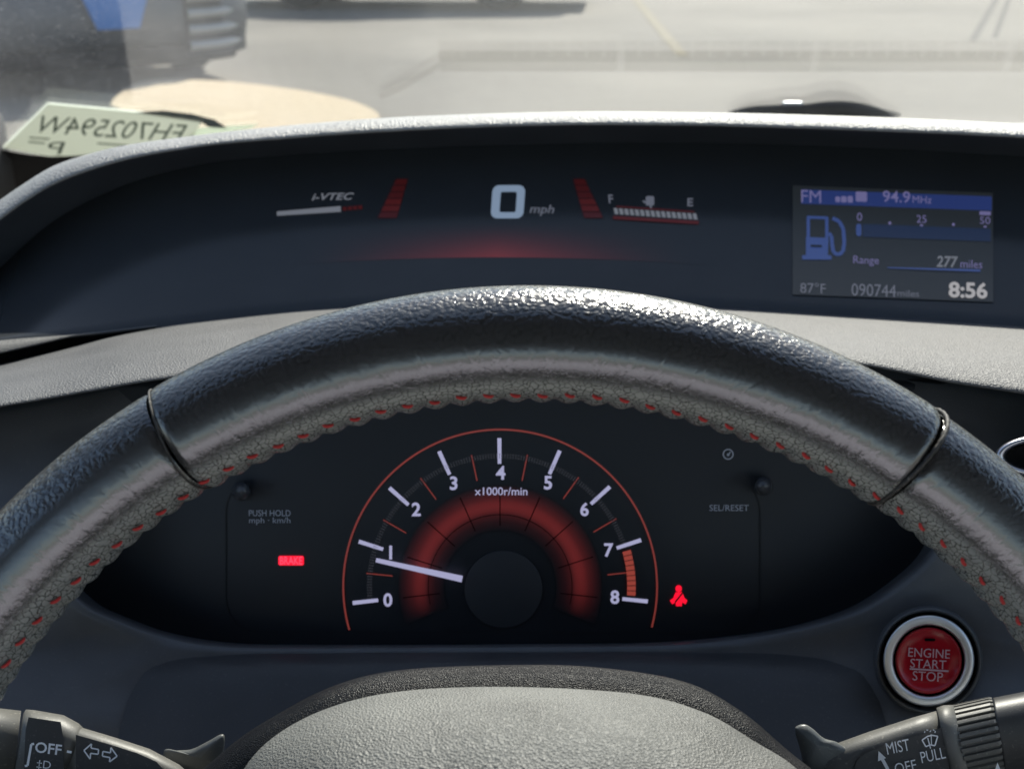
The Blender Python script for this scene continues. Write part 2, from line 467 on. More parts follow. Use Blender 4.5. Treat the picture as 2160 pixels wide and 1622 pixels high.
def make_car(name, label, loc, heading, paint, L_=4.6, W_=1.8, clear=0.20, bumper=None, group=None):
    """a whole parked car along +x local, turned by heading"""
    root = thing(name, label, 'car', loc, group)
    R = Matrix.Rotation(heading, 4, 'Z'); O = Vector(loc)
    X = lambda x, y, z: O + (R @ Vector((x, y, z)))
    h = L_ / 2
    prof = [(-h, .45), (-h+.03, .30), (-h+.15, clear), (h-.18, clear), (h-.04, .28), (h, .45), (h-.03, .62), (h-.25, .74), (h-1.15, .92), (h-1.25, .94), (-h+.5, .98), (-h+.05, .92)]
    prof = loop_smooth(prof, 96)
    rows = []
    for yk, s in ((-1, .94), (-.97, .985), (-.88, 1), (0, 1.01), (.88, 1), (.97, .985), (1, .94)):
        rows.append([X(x * (1 - (abs(yk) > .9) * .01), yk * W_ / 2, .55 + (z - .55) * s) for x, z in prof])
    loft('body', rows, paint, root, closed=True, caps=True)
    cab = [(-h+.55, .96), (-h+1.05, 1.36), (-h+1.7, 1.45), (h-2.0, 1.43), (h-1.2, .93)]
    rows = []
    for yk in (-.90, -.80, .80, .90):
        rows.append([X(x, yk * W_ / 2 * (1 - .22 * max(0, z - .95) / .5), z + (0.01 if abs(yk) < .85 else 0)) for x, z in loop_smooth(cab, 60)])
    loft('cabin_glass', rows, M['glassdark'], root, closed=True, caps=True)
    roof = [(-h+1.1, 1.40), (-h+1.7, 1.475), (h-2.0, 1.455), (h-1.85, 1.38)]
    rows = [[X(x, yk * W_ / 2 * .78, z + .012 * (abs(yk) < .8)) for x, z in roof] for yk in (-1, -.6, 0, .6, 1)]
    loft('roof', rows, paint, root)
    for sx in (-1, 1):
        for sy in (-1, 1):
            ax = R @ Vector((0, 1, 0))
            wheel(root, X(sx * (h - .88), sy * (W_ / 2 - .10), .33), .33, .21, ax)
        for sy in (-1, 1):
            box('headlight' if sx > 0 else 'tail_light', (-.06, -.20, -.06), (.06, .20, .06), M['lamp'], root, .03, xf=lambda v, sx=sx, sy=sy: X(sx * (h - .12) + v.x, sy * (W_ / 2 - .32) + v.y, .66 + v.z))
    return root, X

# far car across the lot: only its tyres and sill show at the top edge of the view
g1, g2 = ground(650, 22), ground(1066, 25)
mid = (g1 + g2) / 2 + Vector((0, 0.9, 0)); mid.z = 0
make_car('parked_car', 'dark car parked far across the lot, only its tyres and sill in view', mid, math.atan2(g2.y - g1.y, g2.x - g1.x), M['paint_blue'], L_=(g2 - g1).length + 1.76)

# near vehicle at left: big dark front bumper with a louvred grille at its end
def near_vehicle():
    c = Vector((-1.66, 7.95, 0))
    root = thing('parked_truck', 'dark blue truck front with louvred grille and bright blue panel', 'truck', c)
    O = Vector((c.x, c.y + 0.05, 0)); ang = math.radians(32)
    R = Matrix.Rotation(ang, 4, 'Z')
    X = lambda x, y, z: O + (R @ Vector((x, y, z)))
    L_, D_ = 2.05, 4.9           # truck width along -x, length along +y
    def fr(x):                   # rounded plan of the nose
        u = abs((x + L_/2) / (L_/2)); return 0.30 * u**4
    sec = [(0.55, .24), (.16, .24), (.05, .30), (.0, .40), (.0, .56), (.07, .64), (.07, 1.05), (.35, 1.16), (1.3, 1.25)]
    rows = []
    for i in range(41):
        x = -L_ + L_ * i / 40
        rows.append([X(x, fr(x) + d, z) for d, z in sec])
    loft('bumper', [[r[k] for k in range(6)] for r in rows], M['paint_grey'], root)
    loft('nose', [[r[k] for k in range(5, 9)] for r in rows], M['paint_blue'], root)
    box('body', (-L_ + .02, .9, .42), (-.02, D_, 1.24), M['paint_blue'], root, .08, xf=lambda v: X(*v))
    box('cab', (-L_ + .12, 1.5, 1.25), (-.12, 3.2, 1.85), M['glassdark'], root, .15, xf=lambda v: X(*v))
    rows = []
    for i in range(31):
        x = -L_ + .1 + (L_ - .2) * i / 30
        rows.append([X(x, fr(x) + d, z) for d, z in ((.20, .16), (.12, .15), (.06, .20), (.06, .27))])
    loft('valance', rows, M['valance'], root)
    rows = []
    for i in range(14):
        x = -.52 + .51 * i / 13
        rows.append([X(x, fr(x) - .008 + .05 * (i / 13) ** 3, z) for z in (.20, .22, .45, .66)])
    loft('grille_recess', rows, M['valance'], root)
    for k in range(4):           # louvres wrapping the right end of the bumper
        z = .24 + k * .10
        rows = []
        for i in range(14):
            x = -.50 + .50 * i / 13
            y = fr(x) - .02 + (.10 * (i / 13) ** 3)
            rows.append([X(x, y + .10, z), X(x, y, z + .002), X(x, y - .02, z + .03), X(x, y, z + .055), X(x, y + .10, z + .058)])
        loft('louvre', rows, M['louvre'], root)
    rows = []
    for i in range(8):           # blue panel hanging on the bumper
        x = -1.16 + .42 * i / 7
        rows.append([X(-.95 + (x + .95) * .62, fr(x) - .03, .40), X(x, fr(x) - .035, .62), X(x - .01, fr(x) + .03, .90)])
    loft('hanging_panel', rows, M['plate'], root)
    for x in (-.22, -L_ + .22):
        for y in (1.05, 3.7):
            wheel(root, X(x, y, .38), .38, .24, R @ Vector((1, 0, 0)))
    box('headlight', (-.40, -.02, -.10), (.0, .10, .10), M['lamp'], root, .03, xf=lambda v: X(-L_ + .45 + v.x, .20 + v.y, .82 + v.z))
    box('headlight', (-.40, -.02, -.10), (.0, .10, .10), M['lamp'], root, .03, xf=lambda v: X(-.06 + v.x, .20 + v.y, .82 + v.z))
near_vehicle()

# ================================================================== WINDSHIELD
WS0 = Vector((0, 1.16, 0.915)); WS_SL = math.radians(30)
WS_T = Vector((0, -math.cos(WS_SL), math.sin(WS_SL)))     # up the glass, towards the driver
WS_N = Vector((0, math.sin(WS_SL), math.cos(WS_SL)))      # outward
def on_glass(px, py, off=0.0):
    r = ray(px, py)
    t = ((WS0 - WS_N * off) - CAM).dot(WS_N) / r.dot(WS_N)
    return CAM + r * t
def glass_mat():
    m, t, b = new_mat('dusty_windshield_glass')
    L = t.links.new
    out = t.nodes['Material Output']; t.nodes.remove(b)
    tr = N(t, 'ShaderNodeBsdfTransparent'); tr.inputs[0].default_value = (0.92, 0.93, 0.91, 1)
    gl = N(t, 'ShaderNodeBsdfGlossy'); gl.inputs['Roughness'].default_value = 0.02
    fr = N(t, 'ShaderNodeFresnel', IOR=1.52)
    geo = N(t, 'ShaderNodeNewGeometry')
    # same Fresnel from both faces of each sheet
    ior = N(t, 'ShaderNodeMixRGB'); ior.inputs[1].default_value = (1.52,) * 3 + (1,); ior.inputs[2].default_value = (1/1.52,) * 3 + (1,)
    mx = N(t, 'ShaderNodeMixShader')
    L(fr.outputs[0], mx.inputs[0]); L(tr.outputs[0], mx.inputs[1]); L(gl.outputs[0], mx.inputs[2])
    L(geo.outputs['Backfacing'], ior.inputs[0]); L(ior.outputs[0], fr.inputs['IOR'])
    df = N(t, 'ShaderNodeBsdfTranslucent'); df.inputs[0].default_value = (0.75, 0.76, 0.78, 1)
    tc = N(t, 'ShaderNodeTexCoord')
    n1 = N(t, 'ShaderNodeTexNoise', Scale=5.0, Detail=4.0); L(tc.outputs['Object'], n1.inputs['Vector'])
    n2 = N(t, 'ShaderNodeTexNoise', Scale=420.0, Detail=2.0); L(tc.outputs['Object'], n2.inputs['Vector'])
    r2 = ramp(t, 0.62, 0.76); L(n2.outputs[0], r2.inputs[0])
    sx = N(t, 'ShaderNodeSeparateXYZ'); L(tc.outputs['Object'], sx.inputs[0])
    mr = N(t, 'ShaderNodeMapRange'); mr.inputs['From Min'].default_value = -0.15; mr.inputs['From Max'].default_value = -0.30
    mr.inputs['To Min'].default_value = 0.25; mr.inputs['To Max'].default_value = 1.0   # the dirtier corner beside the pillar
    L(sx.outputs['X'], mr.inputs[0])
    r1 = ramp(t, 0.3, 0.75); L(n1.outputs[0], r1.inputs[0])
    a = N(t, 'ShaderNodeMath', operation='MULTIPLY_ADD'); a.inputs[1].default_value = 0.022; a.inputs[2].default_value = 0.006
    L(r1.outputs[0], a.inputs[0])
    c = N(t, 'ShaderNodeMath', operation='MULTIPLY_ADD'); c.inputs[1].default_value = 0.10
    L(r2.outputs[0], c.inputs[0]); L(a.outputs[0], c.inputs[2])
    d = N(t, 'ShaderNodeMath', operation='MULTIPLY'); L(c.outputs[0], d.inputs[0]); L(mr.outputs[0], d.inputs[1])
    m2 = N(t, 'ShaderNodeMixShader'); L(d.outputs[0], m2.inputs[0]); L(mx.outputs[0], m2.inputs[1]); L(df.outputs[0], m2.inputs[2])
    L(m2.outputs[0], out.inputs['Surface'])
    return m
M['glass'] = glass_mat()
rows = []
CX = 0.36                                                  # car's centre line
def glass_pt(x, v, off):
    return WS0 + WS_T * v + WS_N * off + RT * x
for off in (0.0, 0.005):
    rr = []
    for i in range(2):
        rr.append([glass_pt(x, (-.20, 1.14)[i], off) for x in (-0.78, 1.14)])
    rows.append(rr)
a, b_ = rows
vs = a[0] + a[1] + b_[0] + b_[1]
ws = mesh('windshield', vs, [(0, 1, 3, 2), (4, 6, 7, 5), (0, 4, 5, 1), (1, 5, 7, 3), (3, 7, 6, 2), (2, 6, 4, 0)], M['glass'], smooth=False)
tag(ws, 'dusty sloping windshield glass above the dashboard', 'windshield')

frit = [(-420, 250), (-120, 296), (0, 316), (60, 326), (110, 331), (210, 323), (340, 316), (330, 470), (-120, 520), (-420, 520)]
n = len(frit)
mesh('frit_band', [on_glass(x, y, .0004) for x, y in frit] + [on_glass(x, y, .0008) for x, y in frit], [tuple(range(n)), tuple(range(n, 2*n))[::-1]] + [(k, (k+1) % n, n + (k+1) % n, n + k) for k in range(n)], M['black'], ws, smooth=False)
# registration sticker on the inside of the glass, seen from behind so its print is mirrored
M['sticker'] = flat('pale_green_sticker', (0.60, 0.62, 0.565), 0.7)
M['stickerink'] = flat('dark_green_ink', (0.075, 0.12, 0.085), 0.7)
M['stickeredge'] = flat('pale_sticker_edge', (0.70, 0.72, 0.62), 0.7)
st = thing('windshield_sticker', 'pale green sticker with mirrored number low on the windshield', 'sticker', on_glass(210, 275, .004))
# translucent paper: light through the glass comes through it
def paper(m, c):
    t = m.node_tree; b = t.nodes['Principled BSDF']
    tr = N(t, 'ShaderNodeBsdfTranslucent'); tr.inputs[0].default_value = (*c, 1)
    mx = N(t, 'ShaderNodeMixShader'); mx.inputs[0].default_value = 0.6
    t.links.new(b.outputs[0], mx.inputs[1]); t.links.new(tr.outputs[0], mx.inputs[2]); t.links.new(mx.outputs[0], t.nodes['Material Output'].inputs[0])
paper(M['sticker'], (0.66, 0.68, 0.61)); paper(M['stickeredge'], (0.75, 0.8, 0.7))
outl = [(8, 312), (102, 219), (280, 236), (428, 256), (396, 300), (300, 330), (100, 330)]
bot = [on_glass(x, y, .0012) for x, y in outl]; top = [on_glass(x, y, .0018) for x, y in outl]
n = len(outl)
mesh('paper', bot + top, [tuple(range(n)), tuple(range(n, 2*n))[::-1]] + [(k, (k+1) % n, n + (k+1) % n, n + k) for k in range(n)], M['sticker'], st, smooth=False)
sg = lambda x, y: on_glass(x, y, .0022)
text('number', 'EH702594W', 232, 272, 308, 36, lambda x, y: sg(x - (y - 272) * 0.60, y + (x - 232) * 0.065), M['stickerink'], st, mirror=True)
text('letter', 'P', 116, 313, 34, 26, lambda x, y: sg(x - (y - 313) * 0.4, y), M['stickerink'], st, mirror=True)
for a4 in ((62, 291, 105, 294), (60, 300, 95, 303), (205, 303, 270, 308)):
    poly_px('fine_print', [seg_px(*a4, 3)], sg, M['stickerink'], st)
M['stickerdark'] = flat('dark_teal_sticker', (0.02, 0.045, 0.05), 0.6)
for nm, mm, pts_ in (('dark_backing', 'stickerdark', [(286, 237), (345, 234), (405, 241), (452, 253), (478, 270), (440, 268), (420, 257), (350, 246)]), ('pale_strip', 'stickeredge', [(420, 270), (545, 263), (530, 271), (395, 292)])):
    n = len(pts_)
    mesh(nm, [on_glass(x, y, .0011) for x, y in pts_] + [on_glass(x, y, .0019) for x, y in pts_], [tuple(range(n)), tuple(range(n, 2*n))[::-1]] + [(k, (k+1) % n, n + (k+1) % n, n + k) for k in range(n)], M[mm], st, smooth=False)
poly_px('border', polyline_px([(8, 312), (102, 219), (280, 236), (428, 256)], 5), lambda x, y: on_glass(x, y, .0025), M['stickeredge'], st)

# ================================================================== DASHBOARD
dash = thing('dashboard', 'dark grey grained dashboard behind the steering wheel', 'dashboard', P(1080, 760, 0.55))
XS = [-700 + i * 10 for i in range(461)]                   # -700 .. 3900
outer = curve([(-700, 1150), (-450, 850), (-260, 640), (-100, 495), (0, 422), (50, 388), (100, 357), (200, 322), (400, 288), (600, 266), (800, 250), (1000, 241), (1200, 236), (1500, 238), (1800, 246), (2160, 262), (2480, 285), (3900, 380)])
inner = curve([(-700, 1200), (-450, 900), (-260, 690), (-100, 540), (0, 462), (50, 426), (100, 395), (200, 355), (400, 312), (600, 292), (800, 278), (1000, 268), (1200, 263), (1500, 265), (1800, 274), (2160, 290), (2480, 313), (3900, 408)])
ptop = curve([(-700, 1210), (-450, 960), (-260, 800), (-100, 670), (0, 566), (100, 476), (240, 400), (400, 352), (600, 328), (800, 316), (1100, 305), (1500, 302), (1800, 311), (2160, 330), (2480, 352), (3900, 446)])
pbot = curve([(-700, 822), (-260, 748), (0, 718), (150, 707), (320, 688), (660, 651), (900, 640), (1200, 637), (1460, 645), (1800, 665), (2160, 687), (2480, 712), (3900, 806)])
q = lambda x: min(1.25, max(-1.35, (x - 1080) / 1080.0))
hd = lambda x: 0.630 - 0.045 * q(x) ** 2
def dd(x, y):
    a, b = ptop(x), pbot(x)
    f = min(1.0, max(0.0, (y - a) / max(20.0, b - a)))
    return (hd(x) + .040) * (1 - f) + (0.594 - 0.042 * q(x) ** 2) * f
DM = lambda x, y, off=0.0: P(x, y, dd(x, y) - off)
# hood: top skin rolling over the lip and under
rows = []
for k, (f, d) in enumerate(((-.10, .075), (-.02, .040), (.0, .022), (.12, .013), (.30, .0075), (.55, .0030), (.80, .0005), (.95, .0), (1.06, .0010), (1.08, .004))):
    rows.append([P(x, outer(x) + (inner(x) - outer(x)) * max(f, 0) + (12 if f == -.10 else 2 if f < 0 else 0), hd(x) + d) for x in XS])
loft('hood_skin', rows, M['hood'], dash)
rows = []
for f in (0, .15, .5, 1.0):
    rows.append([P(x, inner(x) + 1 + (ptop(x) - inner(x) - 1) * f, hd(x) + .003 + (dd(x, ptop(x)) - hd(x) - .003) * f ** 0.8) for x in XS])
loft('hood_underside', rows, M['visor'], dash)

# dash top beyond the hood, running down to the windshield with the defroster slot
def dash_z(y, x=0.3):
    t = min(1.0, max(0.0, (-.08 - x) / .30))
    return 0.975 - (y - .62) * 0.145 - .19 * t * t * (3 - 2 * t)
def reflect_hit(px, py):
    p = on_glass(px, py); r = ray(px, py)
    r2 = r - 2 * r.dot(WS_N) * WS_N
    t = (dash_z(p.y) - p.z) / (r2.z + 0.145 * r2.y)
    return p + r2 * t
v0 = reflect_hit(1500, 108).y; v1 = reflect_hit(1500, 152).y
vx0 = reflect_hit(925, 130).x; vx1 = 0.75
y_end = 1.34
back = lambda x: P(x, outer(x) + 14, hd(x) + .075)
DX = [-.42 + .02 * i for i in range(79)]
def strip(name, x0, x1, ya, yb, mat=M['pad'], drop=0.0):
    nx, ny = 40, 6
    rows = []
    for j in range(ny + 1):
        y = ya + (yb - ya) * j / ny
        rows.append([Vector((x0 + (x1 - x0) * i / nx, y, dash_z(y, x0 + (x1 - x0) * i / nx) - drop)) for i in range(nx + 1)])
    return rows
# front part: starts under the hood skin so that it never rises above the hood edge
rows = []
for j in range(9):
    f = j / 8
    r_ = []
    for x in XS:
        a0 = back(x); a1 = Vector((a0.x * (1.18 if a0.x > 0 else 1.9), v0, dash_z(v0, a0.x * (1.18 if a0.x > 0 else 1.9))))
        if a0.z < a1.z + 0.02: a0 = Vector((a0.x, a0.y, a0.z))
        r_.append(a0.lerp(a1, f))
    rows.append(r_)
loft('dash_top', rows, M['dashtop'], dash)
vent = []
def quads(rows):
    n_ = len(rows[0]); vs = [v for r in rows for v in r]
    return vs, [(i*n_+j, i*n_+j+1, (i+1)*n_+j+1, (i+1)*n_+j) for i in range(len(rows)-1) for j in range(n_-1)]
def join(list_of_rows, name, mat):
    V, Fc = [], []
    for rws in list_of_rows:
        v, f = quads(rws); o = len(V); V += v; Fc += [tuple(o + i for i in q_) for q_ in f]
    return mesh(name, V, Fc, mat, dash)
join([strip('', -.72, vx0, v0, v1), strip('', vx1, 1.2, v0, v1), strip('', -.72, 1.2, v1, y_end)], 'dash_rear_top', M['dashtop'])
fv = loft('defroster_vent', [[Vector((x, y, dash_z(y) - dz)) for x in (vx0, vx1)] for y, dz in ((v0, 0), (v0 + .001, .014), (v1 - .001, .014), (v1, 0))], M['black'], dash, smooth=False)
sp = [(800, 226), (840, 196), (880, 165), (925, 138), (985, 120), (1060, 112)]
rows = [[], []]
for a_, b_2 in sp:
    h_ = reflect_hit(a_, b_2)
    for k_, o_ in enumerate((-.0025, .0025)): rows[k_].append(Vector((h_.x + o_, h_.y + o_, dash_z(h_.y, h_.x) + .0012)))
loft('dash_seam', rows, M['black'], dash)
fins = []
for k in range(40):
    px = 975 + k * 37.5
    x = reflect_hit(px, 118).x
    if x < vx0 + .004: continue
    big = k % 11 == 9
    ylen = v1 if big else v0 + (v1 - v0) * .38
    wd = .0035 if big else .0012
    box('vent_rib', (x - wd, v0, dash_z(v1) - .012), (x + wd, ylen, dash_z(v1) + (.0 if big else .0)), M['pad'], fv)

# display lens panel
rows = []
for j in range(25):
    f = j / 24
    rows.append([DM(x, ptop(x) + (pbot(x) + 6 - ptop(x)) * f if ptop(x) < pbot(x) else pbot(x) + 6) for x in XS])
loft('display_lens', rows, M['screen'], dash)

# lower pad = hood of the tachometer
ptopp = curve([(-700, 930), (-260, 830), (-120, 792), (0, 768), (70, 752), (150, 733), (230, 712), (320, 694), (500, 670), (660, 654), (900, 643), (1200, 640), (1460, 648), (1800, 668), (2160, 690), (2480, 715), (3900, 810)])
pedge = curve([(-700, 990), (-260, 905), (0, 858), (130, 836), (320, 803), (700, 768), (1080, 752), (1500, 752), (1700, 760), (1807, 768), (1900, 785), (1987, 803), (2160, 830), (2480, 880), (3900, 1080)])
pd0 = lambda x: 0.594 - 0.042 * q(x) ** 2
pd1 = lambda x: 0.470 - 0.03 * q(x) ** 2
rows = [[P(x, ptopp(x) + 10, pd0(x) + .004) for x in XS]]
for f, g in ((0, 0), (.04, .12), (.15, .35), (.3, .56), (.5, .76), (.68, .885), (.82, .955), (.91, .985), (.97, 1.0), (1.0, 1.0), (1.01, .96), (1.0, .8), (.97, .3)):
    rows.append([P(x, ptopp(x) + (pedge(x) - ptopp(x)) * f, pd0(x) + (pd1(x) - pd0(x)) * g) for x in XS])
loft('gauge_hood_pad', rows, M['pad'], dash)
# trim strip under the left end of the display lens, dark gap below it
XL = [-260 + 10 * i for i in range(60)]
tl = curve([(-260, 800), (0, 743), (80, 725), (150, 709), (240, 696), (340, 684)])
tq = lambda x: max(tl(x), pbot(x) + 1.5)
td = lambda x: dd(x, pbot(x)) - .001 - .0005 * (tq(x) - pbot(x))
rows = [[P(x, pbot(x) - 1, dd(x, pbot(x)) + .001) for x in XL], [P(x, tq(x), td(x)) for x in XL], [P(x, tq(x) + 2, td(x) + .0005) for x in XL], [P(x, tq(x) + 3, td(x) + .02) for x in XL]]
loft('lens_trim', rows, M['pad'], dash)
rows = [[P(x, pbot(x) + 2, dd(x, pbot(x)) + .01) for x in XL], [P(x, ptopp(x) + 14, pd0(x) + .012) for x in XL]]
loft('trim_gap', rows, M['black'], dash)

# bezel with the eye-shaped opening round the tachometer
OC = (1055, 1090)
opening = loop_smooth([(128, 1200), (180, 1272), (260, 1310), (350, 1340), (480, 1360), (640, 1363), (800, 1363), (1100, 1361), (1400, 1357), (1600, 1338), (1720, 1314), (1820, 1278), (1905, 1222), (1963, 1165), (1990, 1090), (1960, 1000), (1860, 905), (1650, 840), (1400, 812), (1080, 805), (760, 815), (500, 850), (300, 930), (170, 1050)], 240)
def rect_hit(x, y):
    dx, dy = x - OC[0], y - OC[1]
    ts = []
    if dx > 0: ts.append((3900 - OC[0]) / dx)
    if dx < 0: ts.append((-700 - OC[0]) / dx)
    if dy > 0: ts.append((1800 - OC[1]) / dy)
    if dy < 0: ts.append((742 - OC[1]) / dy)
    t = min(ts); x, y = OC[0] + dx * t, OC[1] + dy * t
    return x, max(y, pedge(x) - 45)
bz = lambda x, y: 0.468 - 0.045 * max(0, y - 1350) / 450 - 0.03 * q(x) ** 2 + (0.035 * max(0, 1150 - y) / 350)
def off_loop(k):     # loop pushed outwards k of the way to the outer rectangle
    out = []
    for x, y in opening:
        rx, ry = rect_hit(x, y)
        out.append((x + (rx - x) * k, y + (ry - y) * k))
    return out
rows = []
for k, dz, sc_ in ((0, .040, .975), (0, .014, .992), (0, .004, .998), (.004, .001, 1), (.012, .0, 1), (.04, .0005, 1), (.12, .003, 1), (.3, .004, 1), (.6, .002, 1), (1, .035, 1)):
    lp = off_loop(k)
    rows.append([P(OC[0] + (x - OC[0]) * sc_, OC[1] + (y - OC[1]) * sc_, bz(x, y) + dz) for x, y in lp])
loft('gauge_bezel', rows, M['bezel'], dash, closed=True)
# air vent at the right edge of the view
vc = P(2225, 962, .475)
def ring_px(cx, cy, rx, ry, d, n=48): return [P(cx + rx * math.cos(2*math.pi*k/n), cy + ry * math.sin(2*math.pi*k/n), d) for k in range(n)]
av = loft('air_vent', [ring_px(2225, 962, 120, 44, .455), ring_px(2225, 962, 126, 48, .432), ring_px(2225, 962, 118, 42, .428), ring_px(2225, 962, 108, 35, .430), ring_px(2225, 962, 100, 30, .445)], M['chrome'], dash, closed=True)
loft('vent_opening', [ring_px(2225, 962, 101, 31, .436), ring_px(2225, 962, 60, 16, .437), ring_px(2225, 962, 1, 1, .437)], M['black'], av, closed=True)

# ================================================================== UPPER DISPLAY
ds = thing('speed_display', 'digital speed readout glowing in the dark upper display', 'display', DM(1080, 430))
D1 = lambda x, y: DM(x, y, .0006)
D2 = lambda x, y: DM(x, y, .0010)
text('engine_mode_text', 'i-VTEC', 702, 415, 90, 15, lambda x, y: D1(x, y), M['white_dim'], ds, ang=-1, bold=0.02, shear=0.35)
poly_px('economy_bar', [seg_px(584, 451, 719, 441, 9, 12)], D1, M['white_dim'], ds)
poly_px('economy_bar_limit', [seg_px(723 + 11*k, 441 - k, 731 + 11*k, 440.3 - k, 8) for k in range(4)], D1, M['red_dim'], ds)
def eco(sgn, cx):
    for k in range(6):
        y0, y1 = 378 + 14 * k, 390 + 14 * k
        f0, f1 = (y0 - 378) / 84, (y1 - 378) / 84
        a0, a1 = cx - sgn * 40 * f0, cx - sgn * 40 * f1
        wA, wB = 24 + 16 * f0, 24 + 16 * f1
        lo0, hi0 = (a0, a0 + sgn * wA); lo1, hi1 = (a1, a1 + sgn * wB)
        poly_px('eco_bar', [[(lo0, y0), (hi0, y0), (hi1, y1), (lo1, y1)]], D1, M['red_dim'] if k in (3, 4) else M['red_dimmer'], ds)
eco(1, 836); eco(-1, 1233)
def rrect(x0, y0, x1, y1, r, n=6, sh=0.0):
    out = []
    for cx_, cy_, a0 in ((x1-r, y0+r, -90), (x1-r, y1-r, 0), (x0+r, y1-r, 90), (x0+r, y0+r, 180)):
        for k in range(n + 1):
            a = math.radians(a0 + 90 * k / n)
            X_, Y_ = cx_ + r * math.cos(a), cy_ + r * math.sin(a)
            out.append((X_ - sh * (Y_ - (y0 + y1) / 2), Y_))
    return out
def frame_px(name, o, i, surf, mat, parent):
    n = len(o); vs = [surf(*p) for p in o] + [surf(*p) for p in i]
    return mesh(name, vs, [(k, (k+1) % n, n + (k+1) % n, n + k) for k in range(n)], mat, parent, smooth=False)
frame_px('speed_digit', rrect(1037, 391, 1106, 461, 14, sh=.07), rrect(1055, 405, 1089, 448, 4, sh=.07), D1, M['cyan'], ds)
text('speed_unit', 'mph', 1143, 444, 52, 24, D1, M['grey_dim'], ds, ang=1, bold=0.01, shear=0.2)
text('full_mark', 'F', 1288, 420, 11, 18, D1, M['grey_dim'], ds, shear=-0.1, bold=0.02)
text('empty_mark', 'E', 1456, 427, 12, 17, D1, M['grey_dim'], ds, bold=0.02)
poly_px('fuel_icon', [rrect(1362, 414, 1380, 434, 4), seg_px(1356, 424, 1362, 428, 4), seg_px(1372, 434, 1374, 442, 4)], D1, M['grey_dim'], ds)
poly_px('fuel_bar', [[(1294 + 11.1*k, 439 + .75*k), (1302 + 11.1*k, 439.5 + .75*k), (1305 + 11.1*k, 452.5 + .75*k), (1297 + 11.1*k, 452 + .75*k)] for k in range(16)], D1, M['white_dim'], ds)
poly_px('fuel_bar_outline', [seg_px(1293, 459, 1474, 470, 7), seg_px(1300, 436, 1465, 447, 3)], D1, M['red_dim'], ds)
# red glow behind the lens: lit strip fading to its ends
def glow_mat():
    m, t, b = new_mat('red_glow_strip')
    L = t.links.new
    uv = N(t, 'ShaderNodeUVMap'); uv.uv_map = 'UVMap'
    s = N(t, 'ShaderNodeSeparateXYZ'); L(uv.outputs[0], s.inputs[0])
    out = t.nodes['Material Output']; b.inputs['Base Color'].default_value = (0.038, 0.041, 0.045, 1); b.inputs['Specular IOR Level'].default_value = .25; b.inputs['Roughness'].default_value = .16
    p1 = N(t, 'ShaderNodeMath', operation='POWER'); p1.inputs[1].default_value = 2.2; L(s.outputs['X'], p1.inputs[0])
    p2 = N(t, 'ShaderNodeMath', operation='POWER'); p2.inputs[1].default_value = 1.8; L(s.outputs['Y'], p2.inputs[0])
    m1 = N(t, 'ShaderNodeMath', operation='MULTIPLY'); L(p1.outputs[0], m1.inputs[0]); L(p2.outputs[0], m1.inputs[1])
    m2 = N(t, 'ShaderNodeMath', operation='MULTIPLY'); m2.inputs[1].default_value = 0.05; L(m1.outputs[0], m2.inputs[0])
    b.inputs['Emission Color'].default_value = (1, .09, .10, 1); L(m2.outputs[0], b.inputs['Emission Strength'])
    return m
M['glow'] = glow_mat()
def grid_uv(name, nu, nv, pos, uvf, mat, parent):
    vs = [pos(i / nu, j / nv) for j in range(nv + 1) for i in range(nu + 1)]
    fs = [(j*(nu+1)+i, j*(nu+1)+i+1, (j+1)*(nu+1)+i+1, (j+1)*(nu+1)+i) for j in range(nv) for i in range(nu)]
    o = mesh(name, vs, fs, mat, parent)
    lay = o.data.uv_layers.new(name='UVMap')
    for p in o.data.polygons:
        for li in p.loop_indices:
            vi = o.data.loops[li].vertex_index
            lay.data[li].uv = uvf((vi % (nu+1)) / nu, (vi // (nu+1)) / nv)
    return o
gx = lambda u: 620 + 880 * u
gb = lambda u: 543 + 14 * ((gx(u) - 1050) / 400) ** 2
grid_uv('red_glow', 60, 10, lambda u, v: DM(gx(u), gb(u) - 75 * (1 - v), .00012), lambda u, v: (max(0, 1 - abs(gx(u) - 1050) / 440), v), M['glow'], ds)

# ------------------------------------------------------------------ information screen at right
inf = thing('information_screen', 'blue trip information screen with clock and fuel range', 'screen', DM(1880, 515))
skew = lambda x, y: (x, y + (x - 1690) * 0.037)
I1 = lambda x, y: DM(*skew(x, y), .0008)
I2 = lambda x, y: DM(*skew(x, y), .0014)
I3 = lambda x, y: DM(*skew(x, y), .0020)
def sub(x0, y0, x1, y1, n=8, m=12):
    return [[(x0 + (x1-x0)*k/n, y0 + (y1-y0)*j/m), (x0 + (x1-x0)*(k+1)/n, y0 + (y1-y0)*j/m), (x0 + (x1-x0)*(k+1)/n, y0 + (y1-y0)*(j+1)/m), (x0 + (x1-x0)*k/n, y0 + (y1-y0)*(j+1)/m)] for k in range(n) for j in range(m)]
poly_px('screen_backlight', sub(1672, 392, 2095, 622), I1, M['screenbg'], inf)
poly_px('title_bar', sub(1690, 400, 2092, 430), I2, M['bluebar'], inf)
text('band_text', 'FM', 1711, 414, 42, 26, I3, M['violet'], inf, bold=0.0)
poly_px('band_icon', [rrect(1762, 412, 1772, 424, 3), rrect(1774, 411, 1786, 424, 3), rrect(1788, 410, 1799, 424, 3), rrect(1805, 400, 1829, 421, 3)], I3, M['violet'], inf)
text('frequency_text', '94.9', 1891, 408, 58, 24, I3, M['violet'], inf, bold=0.01)
text('frequency_unit', 'MHz', 1945, 412, 40, 15, I3, M['violet'], inf)
text('scale_number', '0', 1813, 453, 11, 17, I2, M['violet'], inf)
text('scale_number', '25', 1944, 453, 21, 16, I2, M['violet'], inf)
